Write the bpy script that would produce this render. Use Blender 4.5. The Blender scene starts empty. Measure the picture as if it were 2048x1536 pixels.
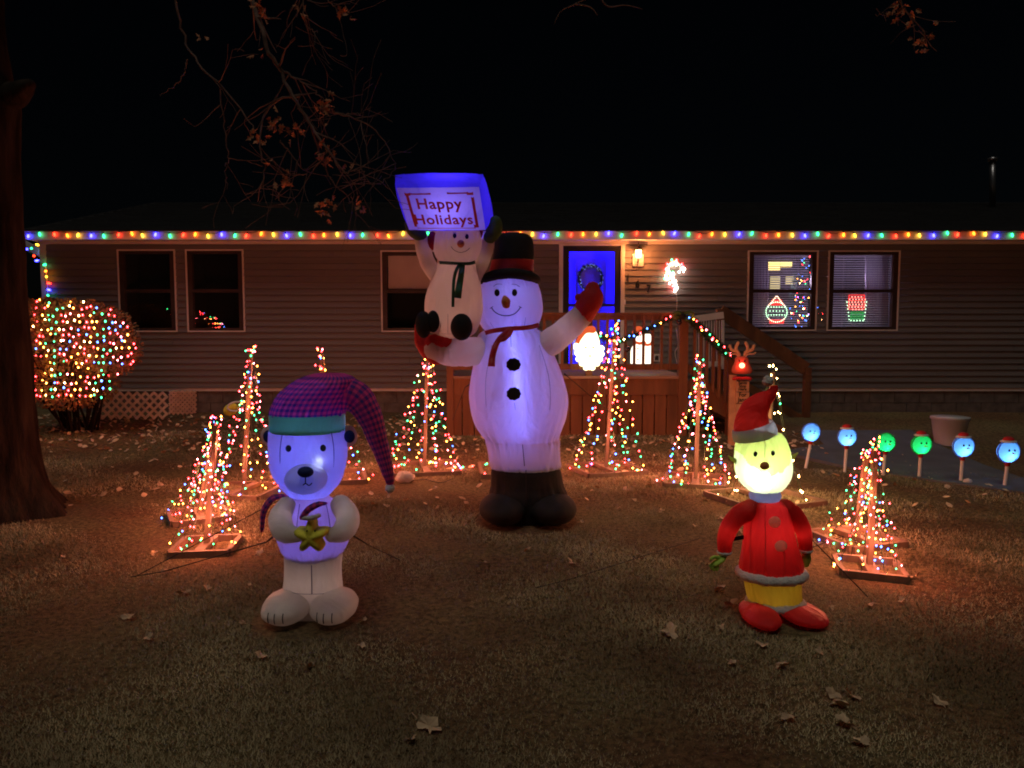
import bpy, math, random
import numpy as np
from mathutils import Vector, noise, Matrix
R = math.radians
rnd = random.Random(7)
SC = bpy.context.scene
COL = SC.collection

# ------------------------------------------------------------------ camera
F = 1500.0; CX = 1024.0; CY = 768.0; HOR = 655.0; CAMZ = 1.6
PITCH = math.atan((CY - HOR) / F)
cam_d = bpy.data.cameras.new('camera'); cam = bpy.data.objects.new('camera', cam_d); COL.objects.link(cam)
cam_d.sensor_width = 36; cam_d.lens = F / 2048 * 36; cam_d.clip_end = 600; cam_d.clip_start = 0.05
cam.location = (0, 0, CAMZ); cam.rotation_euler = (R(90) - PITCH, 0, 0)
SC.camera = cam
# ------------------------------------------------------------------ sky, moonlight-weak fill, exposure
SC.render.engine = 'CYCLES'
W = bpy.data.worlds.new('World'); SC.world = W; W.use_nodes = True
nt = W.node_tree; nt.nodes.clear()
wo = nt.nodes.new('ShaderNodeOutputWorld'); bg = nt.nodes.new('ShaderNodeBackground'); sky = nt.nodes.new('ShaderNodeTexSky')
sky.sky_type = 'NISHITA'; sky.sun_disc = False; sky.sun_elevation = R(38); sky.sun_rotation = R(200)
nt.links.new(sky.outputs[0], bg.inputs[0]); nt.links.new(bg.outputs[0], wo.inputs[0]); bg.inputs[1].default_value = 0.00022
sd = bpy.data.lights.new('street_glow', 'SUN'); so = bpy.data.objects.new('street_glow', sd); COL.objects.link(so)
sd.energy = 0.46; sd.angle = R(25); sd.color = (1.0, 0.92, 0.80)
so.rotation_euler = Vector((-0.1, -0.33, 0.95)).to_track_quat('Z', 'Y').to_euler()
vs = SC.view_settings; vs.view_transform = 'Standard'; vs.look = 'None'; vs.exposure = 0.0; vs.gamma = 1.0; vs.use_curve_mapping = False
cy = SC.cycles; cy.max_bounces = 6; cy.diffuse_bounces = 3; cy.transparent_max_bounces = 16; cy.sample_clamp_indirect = 2.0; cy.use_denoising = True
cy.pixel_filter_type = 'BLACKMAN_HARRIS'; cy.filter_width = 1.9

# ------------------------------------------------------------------ picture-to-place helpers
CT, ST = math.cos(PITCH), math.sin(PITCH)
def P(px, py, Y):
    x = (px - CX) / F; y = (CY - py) / F
    t = Y / (CT + y * ST)
    return Vector((x * t, Y, CAMZ + t * (-ST + y * CT)))
def gz(x, y):
    h = max(0.0, y - 9.0) * 0.08 if y < 12.5 else 0.28
    return h + 0.02 * noise.noise(Vector((x * .35, y * .35, 0))) + 0.008 * noise.noise(Vector((x * 1.7, y * 1.7, 3)))
def G(px, py):
    Y = 5.0
    for _ in range(30):
        p = P(px, py, Y); g = gz(p.x, Y)
        dz = (CAMZ - p.z) / Y
        Y = 0.5 * Y + 0.5 * (CAMZ - g) / max(dz, 1e-3)
    p = P(px, py, Y); return Vector((p.x, Y, gz(p.x, Y)))
def S(Y): return Y / F          # metres per photo pixel at that distance
def WZ(py, Y=12.0): return P(CX, py, Y).z
def WX(px, Y=12.0): return (px - CX) / F * Y

# ------------------------------------------------------------------ materials
MATS = {}
def nodes(name):
    m = bpy.data.materials.new(name); m.use_nodes = True; t = m.node_tree; t.nodes.clear()
    o = t.nodes.new('ShaderNodeOutputMaterial'); MATS[name] = m
    return m, t, o
def mat(name, col, rough=.6, var=.25, scale=8, bump=.15, bscale=40, metal=0, stretch=(1, 1, 1), col2=None, spec=.4):
    m, t, o = nodes(name)
    b = t.nodes.new('ShaderNodeBsdfPrincipled'); b.inputs['Roughness'].default_value = rough; b.inputs['Metallic'].default_value = metal
    b.inputs['Specular IOR Level'].default_value = spec
    tc = t.nodes.new('ShaderNodeTexCoord'); mp = t.nodes.new('ShaderNodeMapping'); mp.inputs['Scale'].default_value = stretch
    t.links.new(tc.outputs['Object'], mp.inputs[0])
    n = t.nodes.new('ShaderNodeTexNoise'); n.inputs['Scale'].default_value = scale; n.inputs['Detail'].default_value = 5
    t.links.new(mp.outputs[0], n.inputs['Vector'])
    r = t.nodes.new('ShaderNodeValToRGB'); c2 = col2 or [min(1, c * (1 + var)) for c in col]
    r.color_ramp.elements[0].position = .35; r.color_ramp.elements[1].position = .65
    r.color_ramp.elements[0].color = (*[c * (1 - var) for c in col], 1); r.color_ramp.elements[1].color = (*c2, 1)
    t.links.new(n.outputs['Fac'], r.inputs[0]); t.links.new(r.outputs[0], b.inputs['Base Color'])
    if bump:
        n2 = t.nodes.new('ShaderNodeTexNoise'); n2.inputs['Scale'].default_value = bscale; n2.inputs['Detail'].default_value = 4
        t.links.new(mp.outputs[0], n2.inputs['Vector'])
        bu = t.nodes.new('ShaderNodeBump'); bu.inputs['Strength'].default_value = bump; bu.inputs['Distance'].default_value = .02
        t.links.new(n2.outputs['Fac'], bu.inputs['Height']); t.links.new(bu.outputs[0], b.inputs['Normal'])
    t.links.new(b.outputs[0], o.inputs[0]); return m
def emit(name, col, s):
    m, t, o = nodes(name); e = t.nodes.new('ShaderNodeEmission'); e.inputs[0].default_value = (*col, 1); e.inputs[1].default_value = s
    t.links.new(e.outputs[0], o.inputs[0]); return m
def fabric(name, col, tcol=None, fac=.45, wr=.5, wscale=5, plaid=None, rough=.55):
    """thin nylon cloth: reflects and lets light through; creased and faintly woven"""
    m, t, o = nodes(name); N = t.nodes.new; L = t.links.new
    d = N('ShaderNodeBsdfPrincipled'); d.inputs['Roughness'].default_value = rough; d.inputs['Specular IOR Level'].default_value = .25
    tr = N('ShaderNodeBsdfTranslucent'); mx = N('ShaderNodeMixShader'); mx.inputs[0].default_value = fac
    tc = N('ShaderNodeTexCoord')
    if plaid:
        sx = N('ShaderNodeSeparateXYZ'); L(tc.outputs['UV'], sx.inputs[0])
        def band(out):
            a = N('ShaderNodeMath'); a.operation = 'FRACT'; L(out, a.inputs[0])
            g = N('ShaderNodeMath'); g.operation = 'GREATER_THAN'; g.inputs[1].default_value = .5; L(a.outputs[0], g.inputs[0]); return g
        gx, gy = band(sx.outputs[0]), band(sx.outputs[1])
        ad = N('ShaderNodeMath'); ad.operation = 'ADD'; L(gx.outputs[0], ad.inputs[0]); L(gy.outputs[0], ad.inputs[1])
        dv = N('ShaderNodeMath'); dv.operation = 'MULTIPLY'; dv.inputs[1].default_value = .5; L(ad.outputs[0], dv.inputs[0])
        cr = N('ShaderNodeValToRGB'); cr.color_ramp.interpolation = 'CONSTANT'
        cr.color_ramp.elements[0].color = (*plaid[0], 1); cr.color_ramp.elements[1].position = .75; cr.color_ramp.elements[1].color = (*plaid[2], 1)
        e = cr.color_ramp.elements.new(.4); e.color = (*plaid[1], 1)
        L(dv.outputs[0], cr.inputs[0]); L(cr.outputs[0], d.inputs['Base Color']); L(cr.outputs[0], tr.inputs[0])
    else:
        n0 = N('ShaderNodeTexNoise'); n0.inputs['Scale'].default_value = 3; L(tc.outputs['Object'], n0.inputs['Vector'])
        mc = N('ShaderNodeMix'); mc.data_type = 'RGBA'; L(n0.outputs['Fac'], mc.inputs[0])
        mc.inputs[6].default_value = (*[c * .93 for c in col], 1); mc.inputs[7].default_value = (*col, 1)
        L(mc.outputs[2], d.inputs['Base Color']); tr.inputs[0].default_value = (*(tcol or col), 1)
    n = N('ShaderNodeTexNoise'); n.inputs['Scale'].default_value = wscale; n.inputs['Detail'].default_value = 3; n.inputs['Distortion'].default_value = .8
    mp = N('ShaderNodeMapping'); mp.inputs['Scale'].default_value = (1, 1, .45); L(tc.outputs['Object'], mp.inputs[0]); L(mp.outputs[0], n.inputs['Vector'])
    n3 = N('ShaderNodeTexNoise'); n3.inputs['Scale'].default_value = 260; L(tc.outputs['Object'], n3.inputs['Vector'])
    ml = N('ShaderNodeMath'); ml.operation = 'MULTIPLY_ADD'; ml.inputs[1].default_value = .05; L(n3.outputs['Fac'], ml.inputs[0]); L(n.outputs['Fac'], ml.inputs[2])
    bu = N('ShaderNodeBump'); bu.inputs['Strength'].default_value = min(1, wr * 1.8); bu.inputs['Distance'].default_value = .05
    L(ml.outputs[0], bu.inputs['Height']); L(bu.outputs[0], d.inputs['Normal']); L(bu.outputs[0], tr.inputs['Normal'])
    L(d.outputs[0], mx.inputs[1]); L(tr.outputs[0], mx.inputs[2]); L(mx.outputs[0], o.inputs[0]); return m

M = MATS
mat('siding', (.165, .152, .145), .55, .10, 1.5, .06, 60, stretch=(.3, 1, 6))
mat('white_trim', (.66, .60, .55), .5, .08, 4, .03)
mat('soffit', (.60, .52, .45), .6, .08, 4, .03)
mat('bronze_frame', (.045, .028, .022), .45, .2, 6, .03)
mat('shingle', (.007, .0065, .007), .95, .4, 12, .4, 80)
mat('block', (.14, .12, .105), .9, .25, 7, .5, 60)
mat('deck_wood', (.14, .056, .022), .75, .28, 7, .3, 60, stretch=(1, 1, .12))
mat('deck_plank', (.24, .15, .10), .75, .3, 7, .3, 60, stretch=(.1, 1, 1))
mat('raw_wood', (.19, .12, .08), .7, .2, 9, .2, 60, stretch=(1, 1, .2))
mat('lattice_paint', (.62, .52, .42), .7, .15, 9, .1)
mat('concrete', (.10, .105, .115), .9, .15, 3, .3, 50)
mat('bark', (.022, .016, .012), .95, .5, 7, 1.0, 22, stretch=(1, 1, .3), spec=.03)
mat('twig', (.13, .08, .06), .9, .3, 20, .3)
mat('dead_leaf', (.40, .17, .08), .8, .35, 20, .2)
mat('fallen_leaf', (.58, .41, .25), .8, .35, 14, .2)
mat('black_cloth', (.008, .0075, .008), .9, .3, 5, .4, 12)
mat('black_fabric_dark', (.018, .014, .014), .9, .3, 5, .4, 9)
mat('black_metal', (.012, .012, .014), .4, .2, 5, .03)
mat('white_door', (.10, .10, .62), .5, .04, 3, .02)  # white door; the strip light's blue is put into its colour
mat('wire_green', (.02, .045, .02), .6, .2, 5, 0)
mat('rope', (.03, .025, .022), .8, .2, 5, 0)
mat('white_plastic', (.7, .7, .7), .4, .06, 4, .02)
mat('print_black', (.008, .008, .01), .7, .1, 5, 0)
mat('print_red', (.60, .05, .05), .7, .1, 5, 0)
mat('seam_lime', (.25, .30, .06), .8, .1, 5, 0)
mat('seam', (.10, .09, .16), .8, .1, 5, 0)
mat('fur_trim', (.84, .80, .76), .95, .08, 40, 1.0, 120)
mat('mustard_cloth', (.62, .46, .05), .9, .25, 5, .6, 60)
mat('red_boot', (.42, .018, .018), .85, .2, 5, .5, 80)
mat('green_glove', (.42, .62, .08), .8, .2, 8, .4)
mat('dark_green', (.055, .11, .035), .85, .2, 5, .4, 30)
mat('green_ribbon', (.02, .10, .05), .6, .2, 5, .2)
mat('red_ribbon', (.38, .02, .025), .5, .2, 5, .2)
mat('red_plush', (.42, .012, .016), .8, .15, 5, .4, 30)
mat('orange_nose', (.60, .20, .05), .6, .15, 8, .2)
mat('yellow_plush', (.78, .72, .07), .8, .2, 12, .4)
mat('garland', (.02, .05, .022), .8, .5, 30, 0)
mat('bauble', (.06, .05, .06), .25, .1, 4, 0, metal=.7)
fabric('blind', (.7, .68, .75), None, .5, 0)
mat('shade', (.68, .60, .56), .8, .06, 3, .05)
mat('interior_wall', (.10, .09, .11), .8, .1, 2, 0)
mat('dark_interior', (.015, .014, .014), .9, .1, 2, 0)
mat('rock', (.55, .48, .42), .9, .2, 9, .6, 30)
mat('bucket', (.55, .58, .58), .5, .08, 3, .05)
mat('sign_wood', (.50, .28, .15), .7, .15, 8, .1)
mat('antler', (.48, .28, .15), .7, .1, 5, .1)
mat('reindeer_brown', (.45, .10, .06), .6, .1, 5, .1)
mat('shrub_leaf', (.24, .13, .05), .7, .6, 9, 0)
mat('galvanised', (.24, .24, .25), .35, .2, 6, .05, metal=.8)
mat('curtain', (.4, .36, .5), .8, .1, 3, 0)
mat('grass', (.36, .26, .15), .85, .5, 1.1, 0, col2=(.56, .47, .27), spec=.08)
fabric('snow_cloth', (.80, .77, .78), (.82, .80, .88), .5)
fabric('snow_cloth_thick', (.74, .64, .60), None, .35)
fabric('blue_cloth', (.10, .08, .72), (.12, .08, .95), .6)
fabric('bear_cloth', (.76, .76, .80), None, .5, .6)
fabric('bear_feet', (.74, .68, .64), None, .3, .5)
fabric('green_band', (.14, .85, .24), None, .45, .4)
fabric('plaid', None, None, .4, .5, plaid=((.85, .12, .36), (.42, .07, .32), (.08, .06, .32)))
fabric('navy_cloth', (.02, .04, .22), None, .2)
fabric('lime_cloth', (.62, .74, .24), (.74, .88, .26), .6, .5)
fabric('beard_cloth', (.80, .85, .62), (.90, .97, .68), .6, .6)
fabric('pale_blue_cloth', (.55, .6, .85), None, .45)  # white trim cloth with its bluish light put into the colour
fabric('red_cloth', (.62, .02, .02), None, .32, .6)
fabric('red_boot', (.60, .022, .022), None, .3, .6)
fabric('mustard_cloth', (.72, .52, .05), None, .3, .6)
def glass(name, g=.10):
    m, t, o = nodes(name); a = t.nodes.new('ShaderNodeBsdfTransparent'); b = t.nodes.new('ShaderNodeBsdfGlossy'); b.inputs['Roughness'].default_value = .03
    x = t.nodes.new('ShaderNodeMixShader'); x.inputs[0].default_value = g
    t.links.new(a.outputs[0], x.inputs[1]); t.links.new(b.outputs[0], x.inputs[2]); t.links.new(x.outputs[0], o.inputs[0])
glass('glass', .09)
# glowing things
BULB = dict(red=((1, .03, .035), 42), amber=((1, .30, .04), 36), green=((.05, .85, .25), 12), blue=((.06, .18, 1), 18), pink=((1, .14, .17), 34), warm=((1, .58, .20), 42), white=((1, .86, .70), 26))
for k, (c, s) in BULB.items(): emit('glow_' + k, c, s)
BIG = dict(red=((1, .03, .01), 11), orange=((1, .16, .01), 11), yellow=((1, .50, .03), 8), blue=((.03, .03, 1), 26), green=((.03, .9, .28), 6))
for k, (c, s) in BIG.items(): emit('bulb_' + k, c, s)
emit('blue_strip', (.02, .012, 1), 110); emit('lantern_glow', (1, .42, .12), 26); emit('santa_glow', (1, .92, .55), 2.6); emit('snowman_glow', (1, .86, .66), 2.3)
emit('santa_red_glow', (1, .14, .04), .8); emit('red_nose', (1, .10, .05), 16); emit('kitchen_light', (1, .74, .22), 3.2); emit('kitchen_dim', (1, .8, .4), 1.0)
emit('window_red', (1, .03, .02), 3); emit('window_green', (.02, .8, .15), 1); emit('led_hot', (.3, .4, 1), 1.3)
emit('led_cord', (.16, .18, 1), 55); emit('dot_white', (1, .62, .42), 6); emit('dot_green', (.55, 1, .6), 4); emit('dot_red', (1, .35, .25), 5)
# ground material: dry turf with greener patches, darker leaf-mould bed near the house
m, t, o = nodes('lawn_soil'); N = t.nodes.new; L = t.links.new
b = N('ShaderNodeBsdfPrincipled'); b.inputs['Roughness'].default_value = .95; b.inputs['Specular IOR Level'].default_value = .1
tc = N('ShaderNodeTexCoord'); n1 = N('ShaderNodeTexNoise'); n1.inputs['Scale'].default_value = .9; n1.inputs['Detail'].default_value = 6
n2 = N('ShaderNodeTexNoise'); n2.inputs['Scale'].default_value = 28; n2.inputs['Detail'].default_value = 8; n2.inputs['Roughness'].default_value = .75
L(tc.outputs['Object'], n1.inputs[0]); L(tc.outputs['Object'], n2.inputs[0])
r1 = N('ShaderNodeValToRGB'); r1.color_ramp.elements[0].position = .4; r1.color_ramp.elements[0].color = (.17, .10, .055, 1); r1.color_ramp.elements[1].position = .62; r1.color_ramp.elements[1].color = (.20, .16, .08, 1)
r2 = N('ShaderNodeValToRGB'); r2.color_ramp.elements[0].position = .35; r2.color_ramp.elements[0].color = (.25, .25, .25, 1); r2.color_ramp.elements[1].position = .72; r2.color_ramp.elements[1].color = (1.7, 1.65, 1.5, 1)
mx = N('ShaderNodeMix'); mx.data_type = 'RGBA'; mx.blend_type = 'MULTIPLY'; mx.inputs[0].default_value = 1
L(n1.outputs['Fac'], r1.inputs[0]); L(n2.outputs['Fac'], r2.inputs[0]); L(r1.outputs[0], mx.inputs[6]); L(r2.outputs[0], mx.inputs[7])
L(mx.outputs[2], b.inputs['Base Color'])
bu = N('ShaderNodeBump'); bu.inputs['Strength'].default_value = .9; bu.inputs['Distance'].default_value = .03; L(n2.outputs['Fac'], bu.inputs['Height']); L(bu.outputs[0], b.inputs['Normal']); L(b.outputs[0], o.inputs[0])

# ------------------------------------------------------------------ objects helpers
def tag(o, label=None, cat=None, group=None, kind=None):
    if label: o['label'] = label
    if cat: o['category'] = cat
    if group: o['group'] = group
    if kind: o['kind'] = kind
    return o
def empty(name, loc, label, cat, group=None):
    o = bpy.data.objects.new(name, None); COL.objects.link(o); o.location = loc; o.empty_display_size = .1
    return tag(o, label, cat, group)
def link(name, me, parent=None):
    o = bpy.data.objects.new(name, me); COL.objects.link(o)
    if parent is not None:
        o.parent = parent; w = world_loc(parent); o.location = -w     # meshes are written in world coordinates
    return o
def world_loc(o):
    v = Vector(o.location)
    while o.parent is not None: o = o.parent; v += o.location
    return v
class MB:
    def __init__(s): s.v = []; s.f = []; s.m = []; s.uv = None
    def add(s, vs, fs, mi=0):
        k = len(s.v); s.v += [tuple(v) for v in vs]; s.f += [tuple(i + k for i in f) for f in fs]; s.m += [mi] * len(fs); return s
    def box(s, x0, x1, y0, y1, z0, z1, mi=0):
        v = [(x, y, z) for x in (x0, x1) for y in (y0, y1) for z in (z0, z1)]
        return s.add(v, [(0, 1, 3, 2), (4, 6, 7, 5), (0, 4, 5, 1), (2, 3, 7, 6), (0, 2, 6, 4), (1, 5, 7, 3)], mi)
    def bar(s, a, b, w, d, mi=0, up=(0, 0, 1)):
        a, b = Vector(a), Vector(b); t = (b - a).normalized(); u = Vector(up)
        if abs(t.dot(u)) > .98: u = Vector((0, 1, 0))
        r = t.cross(u).normalized(); n = r.cross(t).normalized()
        v = [p + r * (i * w / 2) + n * (j * d / 2) for p in (a, b) for i, j in ((-1, -1), (1, -1), (1, 1), (-1, 1))]
        return s.add(v, [(3, 2, 1, 0), (4, 5, 6, 7), (0, 1, 5, 4), (1, 2, 6, 5), (2, 3, 7, 6), (3, 0, 4, 7)], mi)
    def tube(s, path, rad, seg=8, mi=0, flat=1.0, cap=True, ref=None):
        path = [Vector(p) for p in path]; n = len(path); rad = list(rad) if hasattr(rad, '__len__') else [rad] * n
        k = len(s.v); up = None
        for i, p in enumerate(path):
            t = (path[min(i + 1, n - 1)] - path[max(i - 1, 0)]).normalized()
            if up is None:
                up = Vector(ref) if ref else (Vector((0, 0, 1)) if abs(t.z) < .9 else Vector((0, 1, 0)))
            up = (up - t * up.dot(t)); up = up.normalized() if up.length > 1e-6 else t.orthogonal().normalized()
            r = t.cross(up)
            for j in range(seg):
                a = 2 * math.pi * j / seg
                s.v.append(tuple(p + (r * math.cos(a) + up * math.sin(a) * flat) * rad[i]))
        for i in range(n - 1):
            for j in range(seg):
                a, b_ = k + i * seg + j, k + i * seg + (j + 1) % seg
                s.f.append((a, b_, b_ + seg, a + seg)); s.m.append(mi)
        if cap:
            s.f.append(tuple(k + j for j in reversed(range(seg)))); s.m.append(mi)
            s.f.append(tuple(k + (n - 1) * seg + j for j in range(seg))); s.m.append(mi)
        return s
    def ell(s, c, rx, ry, rz, mi=0, nu=16, nv=10, rot=None, jit=0):
        c = Vector(c); k = len(s.v)
        for i in range(nv + 1):
            th = math.pi * i / nv
            for j in range(nu):
                ph = 2 * math.pi * j / nu
                v = Vector((rx * math.sin(th) * math.cos(ph), ry * math.sin(th) * math.sin(ph), rz * math.cos(th)))
                if jit: v *= 1 + jit * noise.noise(v * (2.2 / max(rx, rz)) + c * 3)
                if rot: v = rot @ v
                s.v.append(tuple(c + v))
        for i in range(nv):
            for j in range(nu):
                a, b_ = k + i * nu + j, k + i * nu + (j + 1) % nu
                s.f.append((a, a + nu, b_ + nu, b_)); s.m.append(mi)
        return s
    def octa(s, c, r, mi=0, tall=1.25):
        x, y, z = c
        return s.add([(x + r, y, z), (x - r, y, z), (x, y + r, z), (x, y - r, z), (x, y, z + r * tall), (x, y, z - r * tall)],
                     [(0, 2, 4), (2, 1, 4), (1, 3, 4), (3, 0, 4), (2, 0, 5), (1, 2, 5), (3, 1, 5), (0, 3, 5)], mi)
    def build(s, name, mats, parent=None, smooth=False):
        me = bpy.data.meshes.new(name); me.from_pydata(s.v, [], s.f)
        for q in ([mats] if isinstance(mats, str) else mats): me.materials.append(M[q])
        me.polygons.foreach_set('material_index', s.m)
        if smooth: me.polygons.foreach_set('use_smooth', [True] * len(s.f))
        if s.uv: 
            l = me.uv_layers.new(name='UVMap'); d = np.zeros(len(me.loops) * 2, dtype=np.float32); li = np.zeros(len(me.loops), dtype=np.int32)
            me.loops.foreach_get('vertex_index', li); u = np.array(s.uv, dtype=np.float32); d = u[li].reshape(-1); l.data.foreach_set('uv', d)
        me.update(); return link(name, me, parent)
def boxo(name, x0, x1, y0, y1, z0, z1, m_, parent=None): return MB().box(x0, x1, y0, y1, z0, z1).build(name, m_, parent)
def spline(pts, n):
    """Catmull-Rom through tuples, n samples"""
    pts = [tuple(p) for p in pts]; q = [pts[0]] + pts + [pts[-1]]; out = []; segs = len(pts) - 1
    for k in range(n):
        u = k / (n - 1) * segs; i = min(int(u), segs - 1); f = u - i
        a, b_, c, d = (np.array(q[i + j], dtype=float) for j in range(4))
        out.append(tuple(.5 * ((2 * b_) + (-a + c) * f + (2 * a - 5 * b_ + 4 * c - d) * f * f + (-a + 3 * b_ - 3 * c + d) * f ** 3)))
    return out
def lamp(c, watts, col, parent, r=.02):  # point lamp, for real sources and for added fill
    l = bpy.data.lights.new('inner_or_fill_lamp', 'POINT'); l.energy = watts; l.color = col; l.shadow_soft_size = r
    o = bpy.data.objects.new('inner_or_fill_lamp', l); COL.objects.link(o); o.parent = parent; o.location = Vector(c) - world_loc(parent); return o
class Loft:
    """a blown-up cloth body from rows (y, left x, right x) measured off the photograph at distance Y; k = depth against width"""
    def __init__(s, rows, Y, k=.85, n=40, seg=48, sq=2.0, ripple=0.0, caps=(1, 1), pinch=(), puff=.007):
        s.Y = Y; s.k = k; s.rows = spline(rows, n); s.sq = sq
        s.R = []; s.puff = puff; s.pinch = pinch
        for (py, xl, xr) in s.rows:
            c = P((xl + xr) / 2, py, Y); s.R.append((c, max(.003, (xr - xl) / 2 * S(Y)), max(.003, (xr - xl) / 2 * S(Y) * k)))
        mb = MB(); mb.uv = []; acc = 0
        for i, (c, rx, ry) in enumerate(s.R):
            if i: acc += (c - s.R[i - 1][0]).length
            for j in range(seg):
                a = 2 * math.pi * j / seg; ca, sa = math.cos(a), math.sin(a); e = 2 / sq
                q = s.q(ca, sa, s.rows[i][0], c.z)
                mb.v.append((c.x + rx * q * math.copysign(abs(ca) ** e, ca), c.y + ry * q * math.copysign(abs(sa) ** e, sa), c.z))
                mb.uv.append((j / seg * round(2 * math.pi * rx / .055), acc / .055) if False else (j / seg * 40, acc / .033))
        for i in range(n - 1):
            for j in range(seg):
                a, b_ = i * seg + j, i * seg + (j + 1) % seg
                mb.f.append((a, a + seg, b_ + seg, b_)); mb.m.append(0)
        if caps[0]: mb.f.append(tuple(reversed(range(seg)))); mb.m.append(0)
        if caps[1]: mb.f.append(tuple((n - 1) * seg + j for j in range(seg))); mb.m.append(0)
        s.mb = mb
    def q(s, ca, sa, py, z):
        q = 1 + s.puff * (noise.noise(Vector((ca * 2.2, sa * 2.2, z * 5))) + .5 * noise.noise(Vector((ca * 7, sa * 7, z * 9))))
        for (pp_, pw_, pa_) in s.pinch:
            g_ = math.exp(-((py - pp_) / (pw_ * 1.25)) ** 2)
            if g_ > .02: q += pa_ * 1.7 * g_ * (noise.noise(Vector((ca * 9, sa * 9, pp_ * .1 + py * .012))) + .6 * noise.noise(Vector((ca * 21, sa * 21, pp_ * .1 + py * .015))))
        return q
    def build(s, name, m_, parent): return s.mb.build(name, m_, parent, True)
    def front(s, px, py, off=.004):
        r = s.rows; i = 0
        while i < len(r) - 2 and r[i + 1][0] < py: i += 1
        f = min(1, max(0, (py - r[i][0]) / max(1e-6, r[i + 1][0] - r[i][0])))
        c = s.R[i][0].lerp(s.R[i + 1][0], f); rx = s.R[i][1] * (1 - f) + s.R[i + 1][1] * f; ry = s.R[i][2] * (1 - f) + s.R[i + 1][2] * f
        yy = s.Y; q = P(px, py, yy)
        for _ in range(4):
            u = max(-.995, min(.995, (q.x - c.x) / rx)); w_ = (1 - abs(u) ** s.sq) ** (1 / s.sq); k_ = s.q(u, -w_, py, c.z); u = max(-.995, min(.995, u / k_)); w_ = (1 - abs(u) ** s.sq) ** (1 / s.sq); yy = c.y - ry * k_ * w_; q = P(px, py, yy)
        q.z = q.z; d = (q - Vector((c.x, c.y, q.z))).normalized(); return q + d * off
def line_on(surf, pts, r, name, m_, parent, n=14, off=.003):
    q = spline([(a, b_) for a, b_ in pts], n) if len(pts) > 2 else [(pts[0][0] + (pts[1][0] - pts[0][0]) * i / 7, pts[0][1] + (pts[1][1] - pts[0][1]) * i / 7) for i in range(8)]
    return MB().tube([surf.front(a, b_, off) for a, b_ in q], r, 6, flat=.6).build(name, m_, parent, True)
def patch_on(surf, cx, cy_, rx, ry, name, m_, parent, rot=0, off=.005, wob=0, seg=24, shape=None):
    mb = MB(); vs = [surf.front(cx, cy_, off + .004)]
    for k in (1, 2, 3, 4):
        for j in range(seg):
            a = 2 * math.pi * j / seg; w = 1 + wob * math.cos(a * 9); q = k / 4 if k < 4 else 1.0
            x, y = rx * w * q * math.cos(a), ry * w * q * math.sin(a)
            if shape: x, y = shape(a); x *= q; y *= q
            x, y = x * math.cos(rot) - y * math.sin(rot), x * math.sin(rot) + y * math.cos(rot)
            vs.append(surf.front(cx + x, cy_ + y, off + (.004 * (1 - q) if k < 4 else -.004)))
    fs = [(0, 1 + (j + 1) % seg, 1 + j) for j in range(seg)]
    for k in range(3):
        for j in range(seg):
            a, b_ = 1 + k * seg + j, 1 + k * seg + (j + 1) % seg
            fs.append((a, b_, b_ + seg, a + seg))
    return mb.add(vs, fs).build(name, m_, parent, True)
def limb(pts, name, m_, parent, n=30, seg=36, flat=1.0, roundend=True, ref=None, uvs=None):
    """pts: (px, py, Y, radius px) -> tapered sewn tube with a rounded far end"""
    q = spline(pts, n); path = [P(a, b_, c) for a, b_, c, d in q]; rad = [max(1.0, d) * S(c) for a, b_, c, d in q]
    if roundend:
        t = (path[-1] - path[-2]).normalized(); r = rad[-1]; e = path[-1]
        for k in (25, 50, 70, 85): path.append(e + t * r * math.sin(R(k))); rad.append(r * math.cos(R(k)))
        t = (path[0] - path[1]).normalized(); r = rad[0]; e = path[0]
        for k in (25, 50, 70, 85): path.insert(0, e + t * r * math.sin(R(k))); rad.insert(0, r * math.cos(R(k)))
    mb = MB().tube(path, rad, seg, flat=flat, ref=ref, cap=roundend)
    if max(rad) > .025:
        for i in range(len(path)):
            for j in range(seg):
                k = i * seg + j; v = Vector(mb.v[k]); d_ = v - path[i]; e_ = 1 + .07 * noise.noise(v * 13) + .035 * noise.noise(v * 34); mb.v[k] = tuple(path[i] + d_ * e_)
    if uvs:
        acc = 0; mb.uv = []
        for i in range(len(path)):
            if i: acc += (path[i] - path[i - 1]).length
            for j in range(seg): mb.uv.append((j / seg * uvs, acc / .033))
    return mb.build(name, m_, parent, True)
def blob(px, py, Y, rx, ry, name, m_, parent, k=.85, rot=None, jit=0, nu=24, nv=16):
    return MB().ell(P(px, py, Y), rx * S(Y), rx * S(Y) * k, ry * S(Y), 0, nu, nv, rot, jit).build(name, m_, parent, True)
def ribbon(pts, w, name, m_, parent, th=.006, n=16):
    """flat cloth strip through (px,py,Y)"""
    q = spline(pts, n); w = w if hasattr(w, '__len__') else (w, w); mb = MB(); vs = []
    for i, (a, b_, c) in enumerate(q):
        a2, b2, c2 = q[min(i + 1, n - 1)]; a1, b1, c1 = q[max(i - 1, 0)]; dx, dy = a2 - a1, b2 - b1; l = math.hypot(dx, dy) or 1
        nx, ny = -dy / l, dx / l; ww = (w[0] + (w[1] - w[0]) * i / (n - 1)) / 2; e = .012 * math.sin(i * .9)
        for s_, dd in ((-1, 0), (1, 0), (1, 1), (-1, 1)):
            vs.append(P(a + nx * ww * s_, b_ + ny * ww * s_, c + e + dd * th + (.006 if s_ > 0 else 0)))
    fs = [(0, 1, 2, 3), tuple((n - 1) * 4 + j for j in (3, 2, 1, 0))]
    for i in range(n - 1):
        for j in range(4): a = i * 4 + j; b_ = i * 4 + (j + 1) % 4; fs.append((a, a + 4, b_ + 4, b_))
    return mb.add(vs, fs).build(name, m_, parent, True)
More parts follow.
